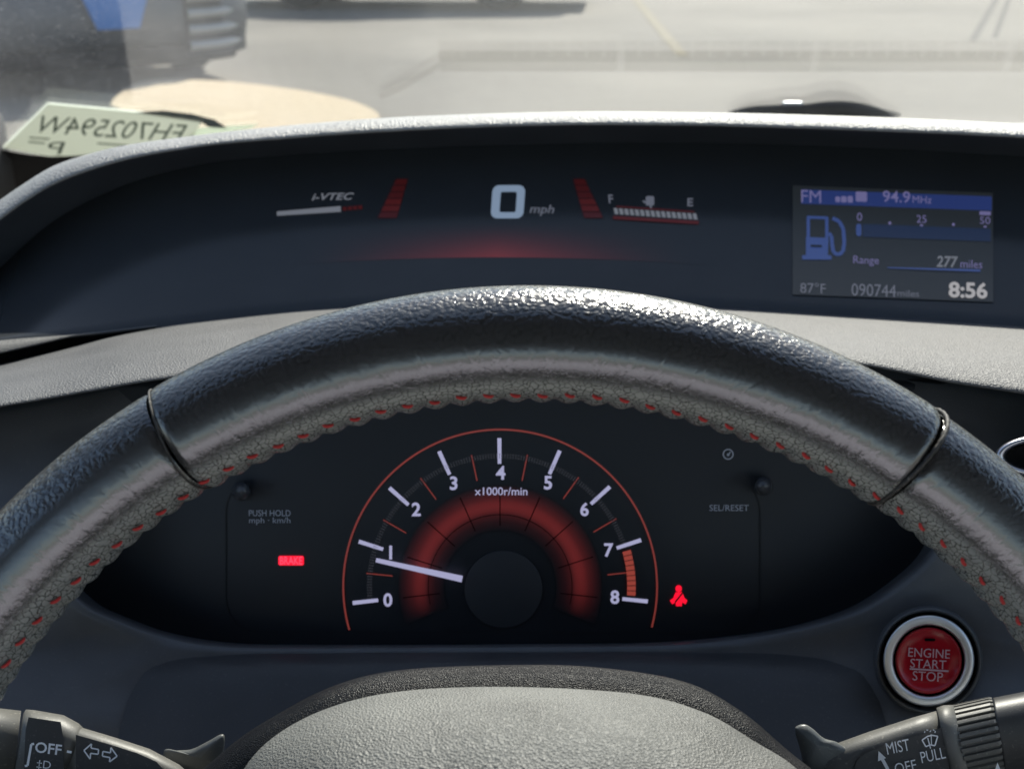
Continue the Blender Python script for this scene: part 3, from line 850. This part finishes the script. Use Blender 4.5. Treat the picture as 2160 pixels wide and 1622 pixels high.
text('scale_number', '50', 2078, 451, 22, 15, I2, M['violet'], inf)
poly_px('scale_mark', [rrect(1874, 461, 1880, 467, 2), rrect(2008, 459, 2014, 465, 2), rrect(1941, 464, 1947, 468, 1), rrect(2075, 462, 2081, 466, 1), rrect(2066, 432, 2090, 440, 2)], I2, M['violet'], inf)
poly_px('economy_band', sub(1820, 468, 2090, 495), I2, M['blueband'], inf)
poly_px('economy_pointer', [rrect(1806, 468, 1817, 494, 5)], I2, M['blue'], inf)
pump = [seg_px(1702, 458, 1747, 458, 6), seg_px(1705, 458, 1705, 502, 7), seg_px(1744, 458, 1744, 502, 7), [(1700, 500), (1748, 500), (1746, 540), (1700, 540)], seg_px(1692, 543, 1754, 541, 9)]
pump += polyline_px([(1756, 458), (1770, 464), (1779, 480), (1781, 510), (1778, 528), (1768, 535), (1758, 530), (1755, 512), (1754, 496), (1748, 490)], 8)
poly_px('fuel_pump_icon', pump, I2, M['blue'], inf)
poly_px('pump_slot', [seg_px(1710, 518, 1734, 518, 5)], I3, M['screen'], inf)
text('range_text', 'Range', 1827, 546, 54, 21, I2, M['violet'], inf)
text('range_number', '277', 1998, 520 + 21, 46, 24, I2, M['white_dim'], inf, bold=0.02, shear=0.15)
text('range_unit', 'miles', 2049, 544, 46, 17, I2, M['violet'], inf)
poly_px('range_underline', [seg_px(1872, 558, 2068, 557, 2, 5)], I2, M['blue'], inf)
text('temperature_text', '87°F', 1715, 607, 54, 22, I2, M['grey_dim'], inf)
text('odometer_text', '090744', 1843, 607, 94, 26, I2, M['grey_dim'], inf)
text('odometer_unit', 'miles', 1916, 611, 46, 14, I2, M['grey_dim'], inf)
text('clock_text', '8:56', 2042, 599, 82, 34, I2, M['clock'], inf, bold=0.03)

# ================================================================== TACHOMETER CLUSTER
TD = 0.485
T0 = lambda x, y, off=0.0: P(x, y, TD - off)
T1 = lambda x, y: T0(x, y, .0006)
T2 = lambda x, y: T0(x, y, .0012)
tach = thing('tachometer', 'black tachometer dial with red glow ring and lavender numerals', 'gauge', T0(1055, 1237))
box('dial_face', (-.19, -.062, .0), (.19, .060, .012), M['dial'], tach, .004, xf=lambda v: P(1055, 1100, TD) + RT * v.x + UP * v.y + FW * v.z)
C0 = (1055, 1237)
def pol(a, r): return (C0[0] + r * math.sin(math.radians(a)), C0[1] - r * math.cos(math.radians(a)))
def arc_px(a0, a1, r0, r1, n): 
    out = []
    for k in range(n):
        b0 = a0 + (a1 - a0) * k / n; b1 = a0 + (a1 - a0) * (k + 1) / n
        out.append([pol(b0, r0), pol(b1, r0), pol(b1, r1), pol(b0, r1)])
    return out
poly_px('outer_ring', arc_px(-106, 105, 329, 333, 120), T1, M['red'], tach)
# glowing ring, bright core fading off, divided by dark lines
def ring_mat():
    m, t, b = new_mat('red_glow_ring')
    L = t.links.new
    uv = N(t, 'ShaderNodeUVMap'); uv.uv_map = 'UVMap'
    s = N(t, 'ShaderNodeSeparateXYZ'); L(uv.outputs[0], s.inputs[0])
    cr = t.nodes.new('ShaderNodeValToRGB'); e = cr.color_ramp.elements
    e[0].position = 0; e[0].color = (0, 0, 0, 1); e[1].position = 1; e[1].color = (0, 0, 0, 1)
    for p_, v_ in ((.20, .10), (.36, .32), (.44, .78), (.53, .95), (.62, .82), (.71, .46), (.85, .18)):
        x = e.new(p_); x.color = (v_, v_, v_, 1)
    L(s.outputs['Y'], cr.inputs[0])
    ar = t.nodes.new('ShaderNodeValToRGB'); e = ar.color_ramp.elements
    e[0].position = 0; e[0].color = (0, 0, 0, 1); e[1].position = 1; e[1].color = (0, 0, 0, 1)
    for p_, v_ in ((.09, .8), (.15, 1), (.85, 1), (.91, .8)):
        x = e.new(p_); x.color = (v_, v_, v_, 1)
    L(s.outputs['X'], ar.inputs[0])
    m1 = N(t, 'ShaderNodeMath', operation='MULTIPLY'); L(cr.outputs[0], m1.inputs[0]); L(ar.outputs[0], m1.inputs[1])
    m2 = N(t, 'ShaderNodeMath', operation='MULTIPLY'); m2.inputs[1].default_value = 0.05; L(m1.outputs[0], m2.inputs[0])
    b.inputs['Base Color'].default_value = (.006, .007, .010, 1); b.inputs['Roughness'].default_value = .5
    b.inputs['Emission Color'].default_value = (1, .095, .09, 1); L(m2.outputs[0], b.inputs['Emission Strength'])
    return m
M['ring'] = ring_mat()
grid_uv('glow_ring', 96, 12, lambda u, v: T0(*pol(-112 + 224 * u, 118 + 97 * v), .0004), lambda u, v: (u, v), M['ring'], tach)
poly_px('ring_divider', [seg_px(*pol(-96.5 + 24.1 * k, 128), *pol(-96.5 + 24.1 * k, 206), 2.2) for k in range(9)] + arc_px(-104, 104, 151, 152.5, 90), T1, M['black'], tach)
nums = [(818, 1265), (824, 1165), (878, 1074), (957, 1019), (1056, 997), (1156, 1018), (1233, 1074), (1284, 1160), (1297, 1259)]
for k, (nx_, ny_) in enumerate(nums):
    text('numeral', str(k), nx_, ny_, None, 29, T1, M['lav'], tach, bold=0.025)
    a = -96.3 + 24.0 * k
    poly_px('tick_mark', [seg_px(*pol(a, 259), *pol(a, 313), 7.5, 8.5)], T1, M['lav'], tach)
for k in range(8):
    a = -96.3 + 24.0 * (k + .5)
    poly_px('half_tick', [seg_px(*pol(a, 228), *pol(a, 284), 2.6)], T1, M['red'], tach)
poly_px('fine_scale', [seg_px(*pol(-96.3 + 1.2 * k, 270), *pol(-96.3 + 1.2 * k, 281), 1.6) for k in range(1, 140)], T1, M['scale'], tach)
poly_px('redline_band', [q_ for k in range(9) for q_ in arc_px(74.2 + 2.22 * k, 76.1 + 2.22 * k, 268, 286, 2)], T2, M['redline'], tach)
text('unit_text', 'x1000r/min', 1057, 1036, 111, 17, T1, M['lav'], tach, bold=0.008)
loft('centre_cap', [[P(1062 + r * math.cos(2*math.pi*k/64), 1243 + r * math.sin(2*math.pi*k/64), TD - h_) for k in range(64)] for r, h_ in ((82, .0004), (81.5, .0007), (80, .0008), (.5, .0008))], M['hubdisc'], tach, closed=True)
nd0, nd1 = (975, 1221), (793, 1181)
pr = seg_px(*nd0, *nd1, 14, 9)
mesh('needle', [T0(*p, .0030) for p in pr] + [T0(*p, .0046) for p in pr], [(0, 1, 2, 3), (4, 5, 6, 7), (0, 1, 5, 4), (1, 2, 6, 5), (2, 3, 7, 6), (3, 0, 4, 7)], M['lav'], tach, smooth=False)
# warning lights
wl = poly_px('brake_warning_light', [rrect(587, 1172, 641, 1192, 4)], T1, M['warn'], tach)
text('lettering', 'BRAKE', 614, 1182, 48, 17, T2, M['warnletter'], wl, bold=0.02)
belt = [rrect(1425, 1234, 1438, 1248, 6), [(1425, 1248.5), (1439, 1248.5), (1444, 1261), (1450, 1266), (1446, 1274), (1439, 1270), (1438, 1278), (1426, 1278), (1425, 1270), (1418, 1274), (1413, 1266), (1420, 1261)]]
sb = poly_px('seat_belt_warning_light', belt, T1, M['warn'], tach)
poly_px('belt_strap', [seg_px(1440, 1250, 1424, 1270, 3.5)], T2, M['dial'], sb)
def knob(cx_, cy_):
    prof = [(21, 0), (20, .006), (19, .0085), (15, .0115), (8, .013), (.5, .0135)]
    k_ = loft('trip_knob', [[P(cx_ + r * math.cos(2*math.pi*k/40), cy_ + r * math.sin(2*math.pi*k/40), TD - h_) for k in range(40)] for r, h_ in prof], M['knob'], tach, closed=True)
M['knob'] = plastic('glossy_knob', (0.06, 0.061, 0.066), 0.2, var=.05)
knob(508, 1036); knob(1611, 1025)
text('knob_text', 'PUSH HOLD', 569, 1082, 88, 13, T1, M['greyprint'], tach)
text('knob_text', 'mph · km/h', 569, 1099, 87, 16, T1, M['greyprint'], tach)
text('knob_text', 'SEL/RESET', 1538, 1071, 83, 13, T1, M['greyprint'], tach)
def circ(cx_, cy_, r, n=24): return [(cx_ + r * math.cos(2*math.pi*k/n), cy_ + r * math.sin(2*math.pi*k/n)) for k in range(n)]
frame_px('dimmer_icon', circ(1536, 958, 11.5), circ(1536, 958, 9), T1, M['greyprint'], tach)
poly_px('dimmer_pointer', [circ(1536, 959, 3, 10), seg_px(1536, 959, 1541, 953, 2.5)], T1, M['greyprint'], tach)
frame_px('cluster_seam', rrect(474, 1010, 1606, 1333, 70, 12), rrect(477, 1010, 1603, 1331, 68, 12), T1, M['recess'], tach)

# ================================================================== START BUTTON
BD = 0.434
bc = (1959, 1393)
btn = thing('start_button', 'red engine start button with silver ring', 'button', P(*bc, BD))
def brow(r, h_, n=72): return [P(bc[0] + r * math.cos(2*math.pi*k/n), bc[1] + r * math.sin(2*math.pi*k/n), BD - h_) for k in range(n)]
loft('surround', [brow(120, -.030), brow(112, -.002), brow(107, .0005), brow(103, -.0015), brow(99, -.006)], M['bezel'], btn, closed=True)
loft('gap', [brow(104, -.004), brow(60, -.004)], M['black'], btn, closed=True)
loft('ring', [brow(96, -.004), brow(96, .0020), brow(95.5, .0028), brow(94, .0034), brow(92, .0036), brow(86, .0036), brow(79, .0035), brow(76.5, .0030), brow(75, .0018), brow(74.5, -.004)], M['silver'], btn, closed=True)
cap = loft('cap', [brow(71, -.003), brow(71, .0010), brow(69.5, .0022), brow(67, .0026), brow(64, .0024), brow(61, .0018), brow(40, .0014), brow(20, .0012), brow(.5, .0012)], M['redcap'], btn, closed=True)
BS = lambda x, y: P(x, y, BD - .0021)
text('lettering', 'ENGINE', 1960, 1377, 88, 19, BS, M['etch'], cap, ang=3, bold=0.0)
text('lettering', 'START', 1958, 1400, 76, 19, BS, M['etch'], cap, ang=3, bold=0.0)
text('lettering', 'STOP', 1957, 1426, 64, 20, BS, M['etch'], cap, ang=3, bold=0.0)
poly_px('divider_line', [seg_px(1919, 1410, 2001, 1415, 3.5)], BS, M['etch'], cap)
poly_px('indicator', [rrect(1950, 1346, 1973, 1352, 3)], BS, M['black'], cap)

# ================================================================== STEERING COLUMN
col = thing('steering_column', 'dark plastic steering column shroud behind the wheel hub', 'steering column', P(1080, 1480, .42))
arch = curve([(300, 1760), (330, 1640), (350, 1530), (380, 1450), (430, 1412), (520, 1394), (700, 1388), (1080, 1386), (1450, 1388), (1600, 1396), (1690, 1416), (1745, 1455), (1775, 1530), (1795, 1640), (1825, 1760)])
XA = [300 + 15.25 * i for i in range(101)]
rows = []
for k, h_ in ((1.13, -.002), (1.07, .0008), (1.0, .0028), (.93, .0044), (.85, .0054), (.7, .006), (.4, .006)):
    pts_ = [(1065 + (x - 1065) * k, arch(x) - (k - 1) * 110) for x in XA]
    rows.append([P(x, y, bz(x, y) - h_) for x, y in pts_])
loft('shroud', rows, M['shroud'], col)

# ================================================================== STEERING WHEEL
WD = 0.295
WC = (1115, 2147)
sW = WD / F_PX
wo = P(*WC, WD)
wheel_e = thing('steering_wheel', 'worn black leather steering wheel with red stitching', 'steering wheel', wo)
def WL(r, n_, a):          # a = angle from straight up, clockwise; n_ towards the driver
    return wo + (RT * math.sin(a) + UP * math.cos(a)) * r - FW * n_
RM, TA, TB = 1424 * sW, 0.0146, 0.0165
STITCH = math.radians(2.42)
def section(k, n):
    """v in [0,1) from the outer edge over the driver's side to the inner edge and round the back"""
    th = 2 * math.pi * k / n
    c, s = math.cos(th), math.sin(th)
    e = 2 / 2.25
    return TA * math.copysign(abs(c) ** e, c), TB * math.copysign(abs(s) ** e, s), th
def rim_piece(a0, a1, thick, end0, end1):
    na = int(abs(a1 - a0) / math.radians(0.35)); nv = 72
    vs, fs, uvs = [], [], []
    for i in range(na + 1):
        a = a0 + (a1 - a0) * i / na
        e = 1.0
        for en, aa in ((end0, a0), (end1, a1)):
            if en:
                dist = abs(a - aa) * RM
                if dist < .0022: e *= 0.955 + 0.045 * math.sqrt(max(0, 1 - (1 - dist / .0022) ** 2))
        for k in range(nv):
            r, h_, th = section(k, nv)
            inn = math.exp(-((th - math.pi) / .38) ** 2)
            sc_ = .0013 * inn * (abs(math.sin((a / STITCH) * math.pi)) - .45)
            vs.append(WL(RM + r * thick * e - sc_, h_ * thick * e, a))
            uvs.append((a * RM, th / (2 * math.pi) * 0.0985))
    for i in range(na):
        for k in range(nv):
            kk = (k + 1) % nv
            fs.append((i*nv+k, i*nv+kk, (i+1)*nv+kk, (i+1)*nv+k))
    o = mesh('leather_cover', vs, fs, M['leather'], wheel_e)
    lay = o.data.uv_layers.new(name='UVMap')
    for p in o.data.polygons:
        wrap = any(o.data.loops[l].vertex_index % nv == nv - 1 for l in p.loop_indices) 
        for l in p.loop_indices:
            vi = o.data.loops[l].vertex_index
            u, v = uvs[vi]
            if wrap and vi % nv == 0: v += 0.0985
            lay.data[l].uv = (u, v)
    return o
A_L, A_R = math.radians(-30.9), math.radians(33.7)
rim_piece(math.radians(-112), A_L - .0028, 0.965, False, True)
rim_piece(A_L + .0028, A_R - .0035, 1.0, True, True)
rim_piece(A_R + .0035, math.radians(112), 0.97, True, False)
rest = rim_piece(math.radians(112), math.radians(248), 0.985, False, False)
def seam(a, rad):
    n = 96; rows = []
    for k in range(n):
        th = 2 * math.pi * k / n
        r, h_, _ = section(k, n)
        aa = a + .012 * math.cos(th) ** 2 * 0 + .006 * math.sin(2 * th)
        cen = WL(RM + r * .99, h_ * .99, aa)
        nr = Vector(WL(RM + r, h_, aa) - WL(RM, 0, aa)).normalized()
        tg = (RT * math.cos(aa) - UP * math.sin(aa))
        rr = rad * (1 + .18 * math.sin(th * 60))
        rows.append([cen + nr * rr * math.cos(2*math.pi*j/8) + tg * rr * math.sin(2*math.pi*j/8) for j in range(8)])
    rows.append(rows[0])
    loft('seam_cord', rows, M['cord'], wheel_e, closed=True)
seam(A_L, .0003); seam(A_R, .0006)
# stitches: one thread loop built once, then copied round the inner edge
def stitch_mesh():
    rows = []
    for i in range(9):
        t = i / 8 * 2 - 1
        rr = .00046 * math.sqrt(max(.02, 1 - t ** 4))
        rows.append([Vector((t * .0015, rr * math.cos(2*math.pi*j/8), rr * math.sin(2*math.pi*j/8) + .0004 * (1 - t*t))) for j in range(8)])
    n = 8; vs = [v for r in rows for v in r]
    fs = [(i*n+j, i*n+(j+1) % n, (i+1)*n+(j+1) % n, (i+1)*n+j) for i in range(8) for j in range(n)]
    fs += [tuple(range(n))[::-1], tuple(64 + j for j in range(n))]
    me = bpy.data.meshes.new('stitch'); me.from_pydata([tuple(v) for v in vs], [], fs); me.update()
    return me
sm = stitch_mesh()
first = None
k0 = int(math.radians(-62) / STITCH); k1 = int(math.radians(58) / STITCH)
for k in range(k0, k1 + 1):
    a = (k + .5) * STITCH
    th = math.radians(151 + random.uniform(-3, 3))
    c, s = math.cos(th), math.sin(th); e = 2 / 2.25
    r, h_ = TA * math.copysign(abs(c) ** e, c), TB * abs(s) ** e
    pos = WL(RM + r * 1.0, h_ * 1.0, a)
    radial = (RT * math.sin(a) + UP * math.cos(a))
    nz = (radial * c / TA - FW * s / TB).normalized()
    tg = (RT * math.cos(a) - UP * math.sin(a))
    tang = (tg - radial * .50 + FW * .25 + tg * random.uniform(-.1, .1)); tang = (tang - nz * tang.dot(nz)).normalized()
    bt = nz.cross(tang)
    mw = Matrix((tang, bt, nz)).transposed().to_4x4(); mw.translation = pos + nz * .0001
    if first is None:
        o = link_mesh('stitch', sm, M['thread'], wheel_e); first = o
    else:
        o = first.copy(); COL.objects.link(o); o.parent = wheel_e; o.matrix_parent_inverse = wheel_e.matrix_world.inverted()
    o.matrix_basis = mw
# hub: dark shell and the domed airbag cover
def hub_outline(pts, yc=2147):
    up_ = pts; low = [(p[0], 2 * yc - p[1]) for p in pts[::-1]]
    return loop_smooth(up_ + low, 240)
shell_o = hub_outline([(330, 2000), (330, 1740), (470, 1585), (600, 1497), (720, 1440), (850, 1412), (1060, 1402), (1250, 1406), (1440, 1436), (1560, 1497), (1660, 1580), (1800, 1700), (1880, 1850), (1890, 2000)])
cover_o = hub_outline([(430, 2000), (450, 1760), (512, 1625), (585, 1548), (700, 1490), (850, 1457), (1070, 1448), (1330, 1462), (1480, 1500), (1590, 1562), (1690, 1630), (1780, 1760), (1800, 2000)])
def shrink(lp, k):
    cx_ = sum(p[0] for p in lp) / len(lp); cy_ = sum(p[1] for p in lp) / len(lp)
    return [(cx_ + (x - cx_) * k, cy_ + (y - cy_) * k) for x, y in lp]
rows = [[P(x, y, d) for x, y in shrink(shell_o, k)] for k, d in ((.97, .375), (.995, .350), (1, .340), (.995, .332), (.975, .326), (.93, .322), (.86, .321))]
loft('hub_shell', rows, M['shell'], wheel_e, closed=True)
rows = []
for k, d in ((.985, .332), (.995, .326), (1, .322), (.998, .319), (.985, .312), (.955, .301), (.91, .290), (.85, .280), (.77, .271), (.65, .263), (.5, .258), (.3, .255), (.1, .254), (.002, .254)):
    # each ring keeps its place on the photograph's hub whatever its depth: rescale about the hub's axis
    lp = shrink(cover_o, k)
    rows.append([P(x, y, d) for x, y in lp])
loft('airbag_cover', rows, M['hub'], wheel_e, closed=True)
for side in (-1, 1):
    rows = []
    for i in range(12):
        f = i / 11
        x = 1115 + side * (600 + 760 * f); hw = 190 - 60 * f
        rows.append([P(x, 2120 - hw, .312), P(x, 2120 - hw * .8, .300), P(x, 2120, .296), P(x, 2120 + hw * .8, .300), P(x, 2120 + hw, .312), P(x, 2120, .325)])
    loft('spoke', rows, M['shell'], wheel_e, closed=True)

# ================================================================== STALKS
def tube_px(name, stations, mat, parent, ex=3.0, n=48, caps=True):
    """stations: (px, py, half height px, depth, half depth m); rings stand square to the axis in the view plane"""
    rows = []
    for i, (x, y, hh, d, hdp) in enumerate(stations):
        a = stations[max(0, i-1)]; b = stations[min(len(stations)-1, i+1)]
        dx, dy = b[0]-a[0], b[1]-a[1]; l = math.hypot(dx, dy) or 1
        nx_, ny_ = -dy / l, dx / l
        if ny_ > 0: nx_, ny_ = -nx_, -ny_
        r_ = []
        for k in range(n):
            th = 2 * math.pi * k / n
            c, s = math.cos(th), math.sin(th)
            c = math.copysign(abs(c) ** (2/ex), c); s = math.copysign(abs(s) ** (2/ex), s)
            r_.append(P(x + nx_ * hh * c, y + ny_ * hh * c, d - hdp * s))
        rows.append(r_)
    return loft(name, rows, mat, parent, closed=True, caps=caps)
SD = 0.385
ls = thing('turn_signal_stalk', 'left stalk with OFF collar and turn signal arrows', 'stalk', P(150, 1600, SD))
tube_px('end_knob', [(-330, 1530, 60, SD, .010), (-320, 1532, 72, SD, .012), (-100, 1556, 74, SD, .0125), (36, 1572, 74, SD, .0125)], M['stalk'], ls, 2.4)
tube_px('lever', [(120, 1588, 60, SD, .010), (150, 1600, 70, SD, .0115), (220, 1622, 71, SD, .0115), (290, 1646, 72, SD, .0115), (340, 1668, 68, SD, .0115), (400, 1720, 66, SD + .004, .011), (480, 1790, 66, SD + .012, .011)], M['stalk'], ls, 3.2)
tube_px('collar', [(38, 1572, 70, SD, .0118), (44, 1573, 78, SD, .0132), (60, 1575, 79, SD, .0136), (118, 1584, 78, SD, .0134), (140, 1592, 72, SD, .0125), (152, 1597, 66, SD, .0115)], M['stalk'], ls, 2.5)
def panel_px(name, pts, d, mat, parent, th=.0006):
    n = len(pts)
    top = [P(x, y, d - th) for x, y in pts]; bot = [P(x, y, d + .0004) for x, y in pts]
    return mesh(name, top + bot, [tuple(range(n))] + [(k, (k+1) % n, n + (k+1) % n, n + k) for k in range(n)], mat, parent, smooth=False)
LS = lambda x, y: P(x, y, SD - .0136 - .0004)
L2 = lambda x, y: P(x, y, SD - .0128)
panel_px('lever_face', [(160, 1549), (230, 1569), (290, 1588), (330, 1606), (352, 1630), (362, 1660), (300, 1690), (160, 1660)], SD - .0117, M['stalkdark'], ls)
panel_px('collar_face', [(60, 1512), (128, 1522), (134, 1560), (134, 1640), (50, 1625), (54, 1540)], SD - .0137, M['stalkdark'], ls, .0002)
text('marking', 'OFF', 102, 1578, 56, 23, LS, M['print'], ls, ang=7, bold=0.02)
poly_px('marking', polyline_px([(72, 1568), (66, 1569), (58, 1614), (52, 1615)], 5) + [seg_px(141, 1584, 151, 1586, 5)], LS, M['print'], ls)
text('fog_lamp_marking', '‡D', 92, 1614, 30, 22, LS, M['print'], ls, ang=7, bold=0.0)
def arrow(pts): return polyline_px(pts + [pts[0]], 3.2)
ar1 = [(177, 1582), (193, 1568), (192, 1577), (208, 1580), (207, 1590), (191, 1588), (190, 1600)]
ar2 = [(247, 1594), (231, 1606), (232, 1597), (216, 1594), (217, 1584), (233, 1587), (234, 1576)]
poly_px('arrow_marking', arrow(ar1), L2, M['print'], ls)
poly_px('arrow_marking', arrow(ar2), L2, M['print'], ls)
# fin at the root of the left stalk
def fin_px(name, outline, d0, d1, mat, parent):
    o = loop_smooth(outline, 80)
    cx_ = sum(p[0] for p in o) / len(o); cy_ = sum(p[1] for p in o) / len(o)
    f = lambda k, d: [P(cx_ + (x - cx_) * k, cy_ + (y - cy_) * k, d) for x, y in o]
    return loft(name, [f(.9, d1), f(.99, d1 - .001), f(1, (d0 + d1) / 2), f(.99, d0 + .001), f(.9, d0), f(.5, d0 - .0008), f(.01, d0 - .001)], mat, parent, closed=True)
fin_px('root_fin', [(345, 1585), (375, 1582), (405, 1579), (440, 1562), (466, 1548), (474, 1555), (472, 1590), (474, 1640), (430, 1680), (350, 1660)], SD + .010, SD + .020, M['fin'], ls)

RSD = 0.380
rs = thing('wiper_stalk', 'right stalk with ribbed ring, MIST and PULL markings', 'stalk', P(1950, 1590, RSD))
tube_px('lever', [(1640, 1740, 78, RSD + .010, .011), (1715, 1692, 80, RSD + .004, .0115), (1770, 1652, 82, RSD, .012), (1860, 1622, 84, RSD, .012), (1950, 1594, 85, RSD, .012), (2004, 1578, 84, RSD, .012)], M['stalk'], rs, 3.0)
tube_px('collar', [(1993, 1580, 82, RSD, .0122), (1998, 1579, 90, RSD, .0138), (2012, 1575, 91, RSD, .0140), (2030, 1571, 87, RSD, .0132)], M['stalk'], rs, 2.5)
# ribbed ring: ribs run along the stalk
def ribbed():
    rows = []
    st_ = [(2024, 1573, .965), (2028, 1572, 1), (2104, 1555, 1), (2110, 1553, .965)]
    nrib, per = 34, 6
    n_ = nrib * per
    for x, y, k in st_:
        dx, dy = 1, -.22; l = math.hypot(dx, dy); nx_, ny_ = dy / l, -dx / l
        r_ = []
        for j in range(n_):
            th = 2 * math.pi * j / n_
            w_ = 1.0 if (j % per) < 4 else (.93 if k == 1 else .97)
            hh = 88 * k * w_; hdp = .0140 * k * w_
            r_.append(P(x + nx_ * hh * math.cos(th), y + ny_ * hh * math.cos(th), RSD - hdp * math.sin(th)))
        rows.append(r_)
    return loft('ribbed_ring', rows, M['stalk'], rs, closed=True, caps=True, smooth=False)
ribbed()
tube_px('end_knob', [(2108, 1554, 84, RSD, .0134), (2114, 1553, 84, RSD, .0134), (2200, 1536, 84, RSD, .0134), (2420, 1490, 80, RSD, .013), (2440, 1486, 60, RSD, .010)], M['stalkdark'], rs, 2.3)
RS1 = lambda x, y: P(x, y, RSD - .0134)
panel_px('lever_face', [(1800, 1632), (1806, 1606), (1822, 1590), (1850, 1578), (1992, 1532), (2000, 1600), (2004, 1660), (1820, 1700), (1798, 1670)], RSD - .0121, M['stalkdark'], rs)
text('marking', 'MIST', 1894, 1574, 49, 25, RS1, M['print'], rs, ang=-11, bold=0.0)
text('marking', 'PULL', 1968, 1592, 52, 24, RS1, M['print'], rs, ang=-12, bold=0.0)
text('marking', 'OFF', 1910, 1617, 46, 24, RS1, M['print'], rs, ang=-12, bold=0.0)
poly_px('arrow_marking', [[(1853, 1583), (1869, 1598), (1852, 1605)], seg_px(1861, 1600, 1873, 1622, 7)], RS1, M['print'], rs)
wip = polyline_px([(1945, 1560), (1957, 1552), (1966, 1550), (1978, 1552)], 3) + polyline_px([(1978, 1552), (1972, 1572), (1962, 1570), (1953, 1574), (1945, 1560)], 3) + [seg_px(1963, 1578, 1957, 1556, 2.5), seg_px(1965, 1570, 1964, 1548, 2)] + [seg_px(*a_, *b2, 2.2) for a_, b2 in (((1950, 1545), (1951, 1541)), ((1954, 1539), (1958, 1539)), ((1961, 1543), (1964, 1540)), ((1968, 1538), (1971, 1540)), ((1972, 1545), (1973, 1541)))]
poly_px('washer_marking', wip, RS1, M['print'], rs)
poly_px('speed_marking', [[(2104, 1607), (2112, 1626), (2098, 1626)]], lambda x, y: P(x, y, RSD - .0143), M['print'], rs)
fin_px('root_fin', [(1677, 1542), (1682, 1530), (1698, 1527), (1714, 1536), (1738, 1556), (1768, 1566), (1790, 1590), (1760, 1640), (1700, 1640), (1690, 1590)], RSD - .010, RSD + .006, M['fin'], rs)

# ================================================================== WIPER OUTSIDE THE GLASS
wp = thing('windshield_wiper', 'black wiper arm hump lying at the foot of the windshield', 'wiper', on_glass(1720, 225, -.03))
M['wiper'] = flat('wiper_black', (0.02, 0.022, 0.025), 0.35)
WG = lambda x, y, off: on_glass(x, y, -off)
def hump(name, top, base, x0, x1, mat, dep=.02):
    rows = []
    for i in range(41):
        x = x0 + (x1 - x0) * i / 40
        a_, b2 = top(x), base(x)
        p0, p1 = WG(x, b2, .010), WG(x, min(a_, b2 - .5), .012)
        away = Vector((0, dep, -.004))
        rows.append([p0, p0.lerp(p1, .5), p1, p1 + away * .5, p1 + away, p0 + away])
    return loft(name, rows, mat, wp)
hump('arm', curve([(1545, 234), (1580, 226), (1640, 222), (1700, 220), (1740, 215), (1780, 214), (1820, 219), (1860, 230), (1900, 240)]), lambda x: 243 + (x - 1545) * .012, 1545, 1900, M['wiper'])
box('arm_highlight', (-.010, -.003, -.002), (.010, .003, .0015), M['silver'], wp, .0015, xf=lambda v: WG(1672, 218, .014) + v)  # small silver piece paints the bright highlight on the arm

# ================================================================== CAR CABIN ROUND THE DRIVER'S VIEW (out of frame: shades and reflects)
M['liner'] = plastic('headliner_cloth', (0.10, 0.10, 0.10), 0.95)
M['trim'] = plastic('door_trim', (0.03, 0.03, 0.032), 0.6)
M['seat'] = plastic('khaki_reflector_cloth', (0.70, 0.70, 0.60), 0.9)
M['reflectlight'] = plastic('lilac_reflector_cloth', (0.76, 0.73, 0.86), 0.9)
M['reflectdark'] = plastic('dark_gap_cloth', (0.03, 0.03, 0.033), 0.9)
rf = box('car_roof', (-.435, -1.9, 1.40), (1.16, .12, 1.45), M['liner'], None, .015)
tag(rf, 'dark grey cloth lined car roof above the driver', 'car roof')
box('roof_rail', (-.54, -1.9, 1.28), (-.44, .02, 1.43), M['liner'], rf, .02)
box('door_pillar', (-.60, -.55, .905), (-.52, -.30, 1.275), M['liner'], rf, .02)
def beam(name, a, b, ra, rb, mat, parent):
    a, b = Vector(a), Vector(b); d = (b - a).normalized(); u = d.cross(Vector((0, 0, 1))).normalized(); v = u.cross(d)
    rows = [[p + (u * math.cos(2*math.pi*k/16) * .6 + v * math.sin(2*math.pi*k/16)) * r_ for k in range(16)] for p, r_ in ((a, ra), (a.lerp(b, .5), (ra + rb) / 2), (b, rb))]
    return loft(name, rows, mat, parent, closed=True, caps=True)
beam('front_pillar', (-.76, 1.28, .80), (-.50, -.02, 1.40), .055, .045, M['liner'], rf)
seat = thing('reflector_seat', 'unseen seat-shaped blocks added to reflect light bands onto the wheel rim', 'seat', (0, -.3, .35))  # added out of view; pale and dark panels shape the rim's reflected bands
box('dark_block', (-.27, -.46, .44), (.27, -.10, .59), M['reflectdark'], seat, .03)
box('khaki_reflector', (-.27, -.098, .44), (.27, .20, .60), M['seat'], seat, .04)
box('dark_gap_block', (-.27, -.46, .592), (.27, -.27, .70), M['reflectdark'], seat, .02)
box('lilac_reflector', (-.27, -.46, .702), (.27, -.26, .91), M['reflectlight'], seat, .03)
dr = box('car_door', (-.66, -.9, .25), (-.56, 1.30, .90), M['trim'], None, .02)
tag(dr, 'dark trimmed driver door beside the seat', 'car door')
fl = box('car_floor', (-.55, -1.9, .20), (1.25, 1.34, .24), M['trim'], None, 0)
tag(fl, 'dark carpeted car floor under the dashboard', 'car floor')
